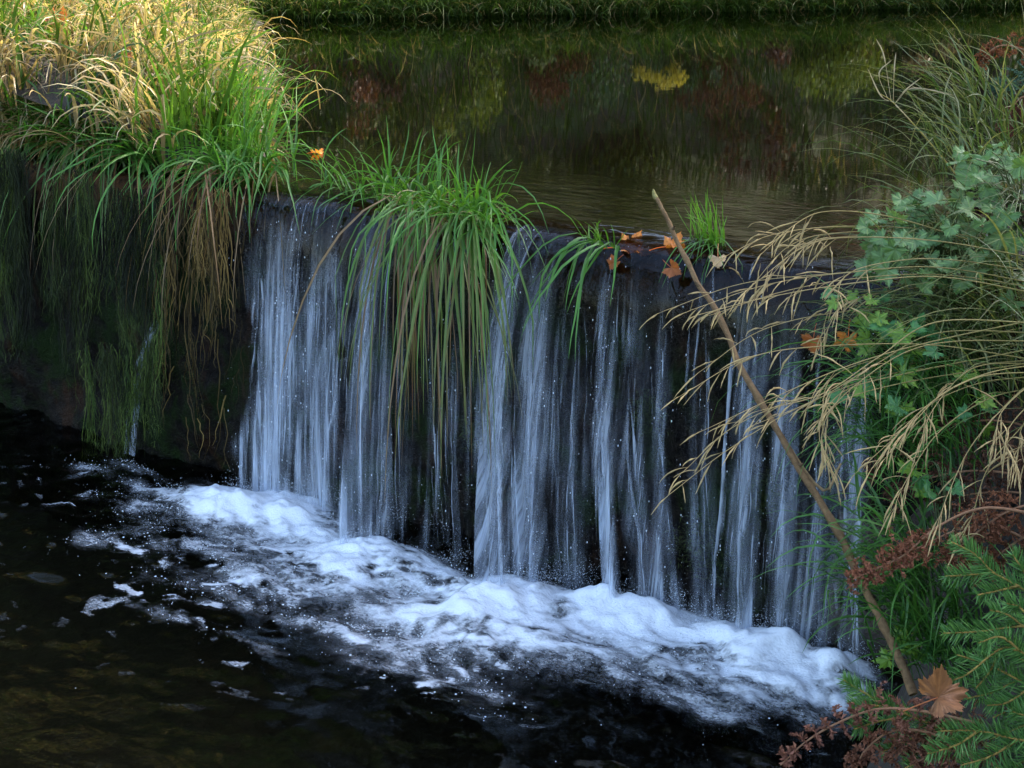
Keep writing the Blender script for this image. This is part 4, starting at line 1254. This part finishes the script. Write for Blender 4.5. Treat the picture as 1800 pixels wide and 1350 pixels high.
bank_tuft('mixed green and straw grass tuft beside the upper pool at the right edge', [(1700, 240), (1740, 225), (1780, 240), (1760, 270)], 3.55, 130, (.15, .38), (.003, .006), (.9, 2.1))
bank_tuft('grass tuft with long blades hooking over the pool near the tall stalk', [(1700, 320), (1720, 300), (1690, 335)], 3.3, 60, (.2, .42), (.002, .005), (1.5, 2.7))
bank_tuft('green grass under the blue green leaves on the right bank', [(1650, 480), (1720, 490), (1780, 500), (1690, 540), (1760, 560)], 3.2, 240, (.15, .35), (.003, .006), (1.5, 2.8))
bank_tuft('tangled green grass on the right bank behind the middle seed heads', [(1640, 620), (1700, 610), (1770, 600), (1720, 660), (1790, 680), (1660, 690)], 3.12, 300, (.15, .36), (.003, .006), (1.6, 2.9))
bank_tuft('dark green grass hanging down beside the end of the fall', [(1600, 720), (1650, 740), (1590, 800), (1640, 830), (1700, 800)], 3.08, 260, (.2, .42), (.003, .006), (2.2, 3.0), DG)
bank_tuft('green grass blades hanging near the foot of the leaning stem', [(1590, 980), (1620, 1000), (1650, 1040), (1600, 1080), (1640, 1100)], 2.92, 190, (.15, .32), (.004, .008), (2.0, 3.0), DG)
bank_tuft('dark grass behind the brown maple leaf', [(1630, 1130), (1680, 1150), (1660, 1190), (1740, 1180)], 2.85, 170, (.1, .24), (.004, .007), (.6, 2.4), DG)

# ------------------------------------------------------------------ dead bracken
def frond(parent, o, pts, r, n=16, plen=.13, col=(.15, .05, .03), stem=(.33, .17, .09), curl=1.0, start=.15, droop=.5):
    P = spline(pts, 40)
    T = norm(np.gradient(P, axis=0))
    g = Geo(); v, q = tube(P, np.linspace(.0032, .0011, 40), 6); g.add(v, q, col=stem)
    st = link('rachis', g.mesh('rachis', o), M_FERN, parent)
    gl = Geo()
    for k in range(n):
        f = start + (1 - start) * (k + .5) / n
        i = min(38, int(f * 39))
        for sgn in (-1, 1):
            sd = norm(np.cross(T[i], -FW + r.normal(0, .3, 3))) * sgn
            L = plen * (1.05 - .75 * f) * r.uniform(.6, 1.15)
            m = 12
            s = np.linspace(0, 1, m)
            ax = norm(r.normal(0, 1, 3)); cu = curl * r.uniform(1.0, 3.6)
            d0 = norm(sd + T[i] * .35 + r.normal(0, .25, 3))
            e = norm(np.cross(ax, d0))
            dirs = d0[None] * np.cos(cu * s ** 1.5)[:, None] + e[None] * np.sin(cu * s ** 1.5)[:, None] + np.array([0, 0, -droop])[None] * s[:, None]
            C_ = P[i] + np.concatenate([np.zeros((1, 3)), np.cumsum(norm(dirs)[:-1] * L / (m - 1), 0)])
            v, q = tube(C_, np.linspace(.0011, .0005, m), 3); gl.add(v, q, col=np.array(col) * 1.3)
            # pinnules: small crisp curled flakes on both sides
            nn = 46
            ii = r.integers(1, m, nn)
            c0 = C_[ii]; ld = norm(r.normal(0, 1, (nn, 3)) + norm(dirs)[ii] * .4)
            ln = r.uniform(.006, .016, nn)[:, None] * (1.2 - ii[:, None] / m); wd_ = norm(np.cross(ld, r.normal(0, 1, (nn, 3)))) * r.uniform(.0016, .0034, nn)[:, None]
            up_ = norm(np.cross(ld, wd_)) * ln * .3
            V = np.stack([c0 - wd_ * .5, c0 + wd_ * .5, c0 + ld * ln * .6 + wd_ + up_, c0 + ld * ln + up_ * .2], 1)
            gl.add(V, np.arange(nn * 4).reshape(-1, 4), col=np.repeat(np.array(col) * r.uniform(.5, 1.7, (nn, 1)), 4, 0))
    link('leaflets', gl.mesh('leaflets', o), M_FERN, st, kind='stuff')


r = np.random.default_rng(41)


def bracken(label, fronds, d, **kw):
    o = at(*fronds[0][0], d)
    t = thing('dead_fern', o, label, 'fern')
    for f in fronds:
        dd = d + r.normal(0, .03)
        frond(t, o, [at(x, y, dd) for x, y in f], r, **kw)


bracken('red brown fern frond reaching left across the leaning stem', [[(1830, 905), (1730, 893), (1650, 925), (1590, 975), (1540, 1000), (1490, 1022)]], 2.70, n=15, plen=.10, col=(.22, .085, .045), start=.45)
bracken('red brown fern fronds massed at the right edge above the spruce', [[(1830, 960), (1760, 930), (1690, 930), (1620, 960), (1570, 985)], [(1840, 880), (1770, 900), (1700, 950), (1660, 990)], [(1840, 920), (1790, 950), (1740, 985), (1700, 1000)]], 2.74, n=13, plen=.11, col=(.19, .075, .038), start=.2)
bracken('dark red brown fern behind the lowest seed heads', [[(1840, 800), (1750, 780), (1660, 790), (1580, 800), (1520, 830)], [(1840, 850), (1760, 830), (1680, 830), (1610, 850), (1560, 880)], [(1840, 760), (1760, 740), (1680, 745), (1600, 770)], [(1840, 880), (1780, 865), (1700, 870), (1650, 890)]], 3.0, n=15, plen=.14, col=(.11, .05, .03), start=.1)
bracken('red brown fern frond arching along the bottom edge under the spruce twig', [[(1720, 1272), (1620, 1250), (1540, 1247), (1470, 1272), (1415, 1305), (1372, 1345)]], 2.48, n=12, plen=.07, col=(.19, .08, .05), start=.1)
bracken('tangled red brown fern at the bottom edge below the maple leaf', [[(1720, 1330), (1640, 1290), (1570, 1285), (1520, 1320), (1500, 1365)], [(1740, 1290), (1680, 1280), (1620, 1300), (1560, 1340)], [(1780, 1370), (1720, 1330), (1660, 1320), (1600, 1345)]], 2.46, n=13, plen=.09, col=(.18, .075, .042), start=.1)
bracken('small reddish fern frond by the upper pool at the right edge', [[(1850, 120), (1800, 88), (1760, 80), (1735, 95), (1722, 115)]], 3.75, n=10, plen=.09, col=(.20, .07, .03), start=.1)
bracken('dull purple brown fern among the blue green leaves', [[(1850, 350), (1790, 375), (1740, 370), (1710, 360)]], 3.15, n=10, plen=.08, col=(.10, .045, .045), start=.1)
bracken('brown dead fern hanging below the small reddish frond', [[(1850, 190), (1800, 170), (1775, 200), (1765, 235)]], 3.8, n=10, plen=.1, col=(.12, .04, .03), start=.1)
# grey green living fern at the upper right
o = at(1830, 165, 3.7)
t_ = thing('fern', o, 'small grey green fern frond over the upper pool at the right edge', 'fern')
frond(t_, o, [at(1850, 120, 3.7), at(1800, 140, 3.7), at(1765, 150, 3.7), at(1740, 155, 3.7)], r, n=12, plen=.08, col=(.07, .12, .075), stem=(.12, .14, .06), curl=.3, start=.1)

# ------------------------------------------------------------------ spruce branches
def twig(parent, o, pts, r, needle=.029, col=((.05, .14, .03), (.14, .28, .06)), n_per=1.0):
    P = spline(pts, 30)
    T = norm(np.gradient(P, axis=0))
    Ltot = np.linalg.norm(np.diff(P, axis=0), axis=1).sum()
    g = Geo(); v, q = tube(P, np.linspace(.0026, .0014, 30), 6); g.add(v, q, col=(.38, .24, .06))
    st = link('twig', g.mesh('twig', o), M_BARK, parent)
    n = int(Ltot * 1500 * n_per)
    f = r.random(n) * 29; i = np.minimum(f.astype(int), 28); fr = (f - i)[:, None]
    p = P[i] * (1 - fr) + P[i + 1] * fr
    t = T[i]
    rad = r.normal(0, 1, (n, 3)); rad = norm(rad - (rad * t).sum(1, keepdims=True) * t)
    rad = norm(rad - .65 * (rad @ FW)[:, None] * FW + np.array([0, 0, .25]))
    d = norm(t * r.uniform(.35, .9, (n, 1)) + rad)
    L = needle * r.uniform(.7, 1.15, (n, 1)) * (1 - .45 * np.clip((f[:, None] - 24) / 5, 0, 1))
    sd = norm(np.cross(d, r.normal(0, 1, (n, 3)))) * .0011
    bend = norm(t) * L * .12
    V = np.stack([p - sd, p + sd, p + d * L * .6 + sd * .9 + bend * .4, p + d * L * .6 - sd * .9 + bend * .4, p + d * L + bend + sd * .15, p + d * L + bend - sd * .15], 1)
    q = np.array([[0, 1, 2, 3], [3, 2, 4, 5]])
    c = mixcol(r, *col, n)
    gn = Geo(); gn.add(V, (q[None] + (np.arange(n) * 6)[:, None, None]).reshape(-1, 4), col=np.repeat(c, 6, 0))
    link('needles', gn.mesh('needles', o), M_NEEDLE, st, kind='stuff')


r = np.random.default_rng(43)


def spruce(label, d, stem, twigs, **kw):
    o = at(*stem[0], d)
    t = thing('spruce_branch', o, label, 'spruce')
    twig(t, o, [at(x, y, d) for x, y in stem], r, **kw)
    for tw in twigs:
        dd = d + r.normal(0, .025)
        twig(t, o, [at(x, y, d if k == 0 else dd) for k, (x, y) in enumerate(tw)], r, **kw)


spruce('green spruce branch forking at the right edge below the fern mass', 2.55, [(1850, 1065), (1790, 1030), (1745, 1005), (1715, 975), (1672, 952)],
       [[(1745, 1005), (1705, 1010), (1662, 1013)], [(1790, 1030), (1755, 1038), (1718, 1046)], [(1830, 1050), (1800, 1005), (1780, 975)]])
spruce('horizontal green spruce twig at the right edge in the middle of the branches', 2.5, [(1850, 1098), (1780, 1102), (1720, 1110), (1658, 1113)], [[(1800, 1102), (1770, 1080), (1740, 1072)]])
spruce('large green spruce branch behind the brown maple leaf', 2.45, [(1850, 1230), (1790, 1195), (1740, 1170), (1680, 1150)],
       [[(1790, 1195), (1750, 1215), (1700, 1228)], [(1830, 1215), (1790, 1240), (1745, 1262)], [(1840, 1220), (1810, 1170), (1770, 1145)], [(1850, 1250), (1800, 1275), (1740, 1300)]])
spruce('spruce twig reaching left over the foam beside the maple leaf', 2.5, [(1700, 1300), (1640, 1275), (1570, 1245), (1520, 1218), (1482, 1195)], [[(1660, 1285), (1600, 1300), (1550, 1322)], [(1690, 1300), (1640, 1330), (1590, 1350)], [(1600, 1258), (1545, 1268), (1500, 1282)], [(1570, 1245), (1530, 1240), (1498, 1245)]])
spruce('drooping green spruce branch between the maple leaf and the right edge', 2.42, [(1860, 1180), (1800, 1150), (1760, 1140), (1700, 1185), (1660, 1200)],
       [[(1800, 1150), (1760, 1120), (1720, 1130)], [(1760, 1140), (1740, 1180), (1715, 1210)], [(1850, 1190), (1810, 1210), (1770, 1235), (1735, 1240)], [(1840, 1150), (1800, 1075), (1770, 1060)]])
spruce('dense green spruce branch filling the bottom right corner', 2.38, [(1860, 1310), (1790, 1300), (1720, 1285), (1650, 1285)],
       [[(1790, 1300), (1740, 1330), (1690, 1345)], [(1830, 1305), (1790, 1345), (1740, 1375)], [(1720, 1285), (1680, 1310), (1630, 1325)], [(1850, 1320), (1820, 1270), (1780, 1250)], [(1860, 1350), (1800, 1360), (1750, 1350)]])

# ------------------------------------------------------------------ far bank: seen at the top edge and mirrored in the upper pool
r = np.random.default_rng(53)


def far_pt(k, s):
    p = FAR_P + FAR_D * k + FAR_N * s
    return p


N = 26000
k_ = r.uniform(-5, 12, N); s_ = r.uniform(-.12, 1, N) ** 2 * 4
xy = FAR_P + FAR_D * k_[:, None] + FAR_N * s_[:, None]
kk = fbm(xy[:, 0] * 1.1, xy[:, 1] * 1.1, 121) > .05
xy = xy[kk]; N = len(xy)
base = np.concatenate([xy, far_bank_z(xy[:, 0], xy[:, 1])[:, None] - .02], 1)
dry = r.random(N) < .09
c0 = np.where(dry[:, None], mixcol(r, TAN * .5, TAN, N), mixcol(r, np.array([.015, .04, .006]), np.array([.05, .10, .014]), N))
c1 = np.where(dry[:, None], mixcol(r, TAN, STRAW, N), mixcol(r, np.array([.03, .07, .010]), np.array([.085, .14, .018]), N))
v, q = blades(base, math.atan2(-FAR_N[1], -FAR_N[0]) + r.normal(0, .9, N), r.uniform(.25, .75, N), r.uniform(.006, .014, N), r.uniform(0, .5, N), r.uniform(1.0, 2.6, N), 7, 1.3, 2, r.normal(0, .8, N))
g = Geo(); g.add(v, q, col=bcol(c0, c1, 7, 2))
N = 4200
k_ = r.uniform(-5, 12, N); s_ = r.uniform(-.1, .15, N); xy = FAR_P + FAR_D * k_[:, None] + FAR_N * s_[:, None]
base = np.concatenate([xy, far_bank_z(xy[:, 0], xy[:, 1])[:, None] + .03], 1)
c0 = mixcol(r, np.array([.012, .032, .005]), np.array([.04, .075, .010]), N); c1 = np.where(r.random((N, 1)) < .12, mixcol(r, TAN * .6, TAN, N), mixcol(r, np.array([.03, .07, .009]), np.array([.07, .12, .015]), N))
v, q = blades(base, math.atan2(-FAR_N[1], -FAR_N[0]) + r.normal(0, .7, N), r.uniform(.3, .8, N), r.uniform(.006, .015, N), r.uniform(.2, .9, N), r.uniform(1.9, 3.0, N), 7, 1.3, 2, r.normal(0, .8, N), r.normal(0, .5, N))
g.add(v, q, col=bcol(c0, c1, 7, 2))
link('far_bank_grass', g.mesh('far_bank_grass'), M_GRASS, label='long dark grass overhanging the far bank of the upper pool', cat='grass', kind='stuff')


def leaf_cloud(name, centre, rad, n, size, cols, mat, parent, o, lumps=9):
    """a crown of separate leaf faces gathered in uneven clumps"""
    C_ = np.asarray(centre) + np.clip(r.normal(0, .5, (lumps, 3)), -1, 1) * np.asarray(rad)
    R_ = r.uniform(.3, .55, lumps)
    i = r.integers(0, lumps, n)
    u = norm(r.normal(0, 1, (n, 3))) * (r.random((n, 1)) ** .5)
    P = C_[i] + u * np.asarray(rad) * R_[i][:, None]
    d = norm(r.normal(0, 1, (n, 3)) + np.array([0, 0, -.3])); s = norm(np.cross(d, r.normal(0, 1, (n, 3))))
    L = r.uniform(.6, 1.2, (n, 1)) * size
    nn = np.cross(d, s)
    V = np.stack([P, P + d * L * .5 + s * L * .28 + nn * L * .06, P + d * L, P + d * L * .5 - s * L * .28 + nn * L * .06], 1)
    g = Geo(); g.add(V, np.arange(n * 4).reshape(-1, 4), col=np.repeat(mixcol(r, *cols, n), 4, 0))
    return link(name, g.mesh(name, o), mat, parent), C_


def shrub(label, k, s, h, w, n, size, cols, group=None, name='shrub', mat=None, cat='shrub'):
    p = far_pt(k, s); o = np.array([p[0], p[1], float(far_bank_z(p[0], p[1])) - .03])
    t = thing(name, o, label, cat, group)
    _, C_ = leaf_cloud('foliage', o + np.array([0, 0, h * .52]), (w, w, h * .55), n, size, cols, mat or M_LEAF, t, o)
    g = Geo()
    for c in C_:
        v, q = tube(spline([o, (o + c) / 2 + r.normal(0, .05, 3), c], 8), np.linspace(.012, .004, 8), 5); g.add(v, q, col=(.05, .035, .02))
    link('stems', g.mesh('stems', o), M_BARK, t)


RB = (np.array([.06, .024, .012]), np.array([.17, .07, .03])); YG = (np.array([.10, .15, .012]), np.array([.22, .24, .02])); DKG = (np.array([.018, .045, .008]), np.array([.06, .11, .016])); OLG = (np.array([.05, .08, .01]), np.array([.14, .16, .02]))
YEL = (np.array([.45, .34, .03]), np.array([.60, .48, .06]))
shrub('low olive shrub on the far bank behind the sunlit grass', -3.2, 1.2, 1.3, 1.0, 3800, .06, OLG)
shrub('dark green shrub on the far bank mirrored behind the middle tuft', -1.2, 1.5, 1.6, 1.1, 4200, .06, DKG)
shrub('yellow green shrub mirrored above the middle tuft', .6, 1.3, 1.3, .9, 3600, .055, OLG)
shrub('red brown bracken thicket mirrored in the middle of the pool', 2.2, .9, .7, .7, 3400, .045, RB, name='bracken_thicket', mat=M_FERN, cat='bracken')
shrub('red brown bracken thicket mirrored toward the right of the pool', 4.5, 1.0, .8, .6, 3000, .045, RB, name='bracken_thicket', mat=M_FERN, cat='bracken')
p = far_pt(3.5, .5); o = np.array([p[0], p[1], float(far_bank_z(p[0], p[1]))])
t_ = thing('shrub', o, 'small bright yellow leaved shrub mirrored as a gold patch on the pool', 'shrub')
leaf_cloud('foliage', o + np.array([0, 0, .62]), (.30, .30, .17), 520, .06, YEL, M_LEAF, t_, o)
g = Geo()
for k in range(4):
    v, q = tube(spline([o, o + np.array([r.normal(0, .05), r.normal(0, .05), .3]), o + np.array([r.normal(0, .15), r.normal(0, .15), .62])], 8), np.linspace(.008, .003, 8), 5); g.add(v, q, col=(.06, .04, .02))
link('stems', g.mesh('stems', o), M_BARK, t_)
shrub('bright green shrub mirrored near the top right of the pool', 5.6, .6, .95, .8, 3800, .05, YG)
shrub('tan withered shrub mirrored beside the bright green one', 6.7, .6, .9, .6, 2600, .05, (TAN * .5, TAN))
shrub('dark shrub mirrored at the right end of the pool', 7.9, 1.0, 1.6, 1.2, 4600, .06, DKG)
shrub('olive shrub behind the bracken thickets on the far bank', 3.4, 2.3, 2.0, 1.3, 4600, .065, OLG)
shrub('second dark shrub behind the far bank grass', 1.0, 2.8, 2.4, 1.5, 5000, .07, DKG)
shrub('dark bush at the left of the far bank', -5.0, 1.8, 2.2, 1.5, 4600, .07, DKG)

NEAR = ['low golden green bush', 'low rust brown bush', 'low dark green bush', 'low pale olive bush']
WHERE = ['far left behind the sunlit grass', 'left of the middle', 'above the large tuft', 'above the sparse tuft', 'above the middle tuft', 'straight behind the drooping blades', 'behind the gold patch', 'right of the gold patch',
         'behind the leaning stem tip', 'behind the tall seed stalk', 'near the right edge', 'farthest right']
for i, wh in enumerate(WHERE):
    shrub(NEAR[(i * 3 + i // 4) % 4] + ' on the far bank, ' + wh, -4 + i * .98 + r.uniform(-.25, .25), r.uniform(.35, .8), r.uniform(.55, 1.25), r.uniform(.28, .5), 1500, .045, (YG, RB, DKG, OLG)[(i * 3 + i // 4) % 4])
for i in range(26):
    shrub('leafy undershrub on the wooded slope behind the far bank', r.uniform(-6, 12), 1.4 + i * .2, r.uniform(.8, 1.7), r.uniform(.5, 1.1), 2000, .065, (DKG, OLG, RB, YG, OLG)[i % 5], 'undershrubs on the wooded slope')

# trees: the ones behind the far bank, and those right of the picture whose crowns shade the fall
def tree(label, x, y, z, h, crown_c, crown_r, n, size, cols, group, trunk_r=.16, lumps=12):
    o = np.array([x, y, z], float)
    t = thing('tree', o, label, 'tree', group)
    cc = np.asarray(crown_c, float)
    g = Geo()
    P = spline([o, o + (cc - o) * np.array([.2, .2, .45]) + r.normal(0, .08, 3), cc + np.array([0, 0, crown_r[2] * .3])], 16)
    v, q = tube(P, trunk_r * np.linspace(1.25, .25, 16), 10); g.add(v, q, col=(.03, .022, .015))
    cr, C_ = leaf_cloud('crown', cc, crown_r, n, size, cols, M_LEAF, t, o, lumps)
    for c in C_:
        j = int(r.integers(7, 14))
        v, q = tube(spline([P[j], (P[j] + c) / 2 + np.array([0, 0, .15]), c], 7), np.linspace(.05, .012, 7), 5); g.add(v, q, col=(.055, .04, .028))
    link('trunk', g.mesh('trunk', o), M_BARK, t)


GT = (np.array([.03, .055, .012]), np.array([.08, .11, .022])); AT = (np.array([.12, .10, .02]), np.array([.25, .16, .03]))
for i, (k, s, hh, lab, cols) in enumerate([(-5.5, 7.5, 8, 'broad green tree behind the left end of the far bank', GT), (-1, 9.5, 8, 'broad green tree behind the middle of the far bank', GT), (4, 7.5, 7.5, 'tree with yellowing leaves behind the bracken thickets', AT),
                                     (10.5, 8, 7, 'dark tree behind the right end of the far bank', GT), (-10, 4, 8, 'tall tree at the back of the left bank', GT), (-14, 1.5, 8, 'leftmost of the tall trees behind the left bank', GT), (1.5, 12, 8, 'green tree high on the slope behind the yellowing one', GT), (-4, 12.5, 8, 'green tree high on the slope toward the left', GT), (6.5, 12, 8, 'green tree high on the slope toward the right', GT)]):
    p = far_pt(k, s); z = float(far_bank_z(*p))
    tree(lab, p[0], p[1], z, hh, (p[0], p[1], z + hh * .9), (3.6, 3.4, hh * .85), 15000, .24, cols, 'trees behind the far bank', .22, 34)
tree('added unseen tree leaning from the left bank, its crown darkening the lip reflection', -8.2, 3.2, 1.2, 9, (-2.6, 5.0, 9.4), (3.0, 3.0, 2.4), 13000, .16, GT, 'trees behind the far bank', .24, 30)  # added out of view so the lip mirrors a dark crown, not sky
for k, s, lab in ((8.6, .9, 'added unseen shade tree beyond the right end of the far bank'), (12.8, 1.3, 'second added unseen shade tree beyond the right end of the far bank'), (16.5, 1.6, 'last added unseen shade tree beyond the right end of the far bank')):  # added out of view to shade the far bank and dim its reflection
    p = far_pt(k, s); z = float(far_bank_z(*p))
    tree(lab, p[0], p[1], z, 8, (p[0], p[1], z + 5.6), (2.3, 2.3, 2.6), 7000, .16, GT, 'trees behind the far bank', .18, 26)
SH = 'tall shade tree on the right bank outside the picture'
for i, (tx, ty, tz, dist, rad, n) in enumerate([(1.4, .1, 1.0, 7.2, 1.7, 5200), (2.9, .0, 1.0, 7.0, 1.7, 6000), (.75, -.9, .2, 8.2, 1.5, 8000), (2.3, -1.8, .2, 8.2, 1.9, 5200), (4.2, -.2, 1.0, 6.8, 1.8, 4800),
                                              (1.2, 2.4, 1.0, 7.6, 1.4, 6000)]):
    c = np.array([tx, ty, tz]) + np.array(SDIR) * dist / math.cos(SUN_EL)
    gx, gy = c[0] + r.normal(.5, .3), c[1] + r.normal(.5, .3)
    tree(SH, gx, gy, .9, c[2] + 1, c, (rad, rad, rad * 1.0), n, .12, GT, 'shade trees right of the picture', .15, 22)
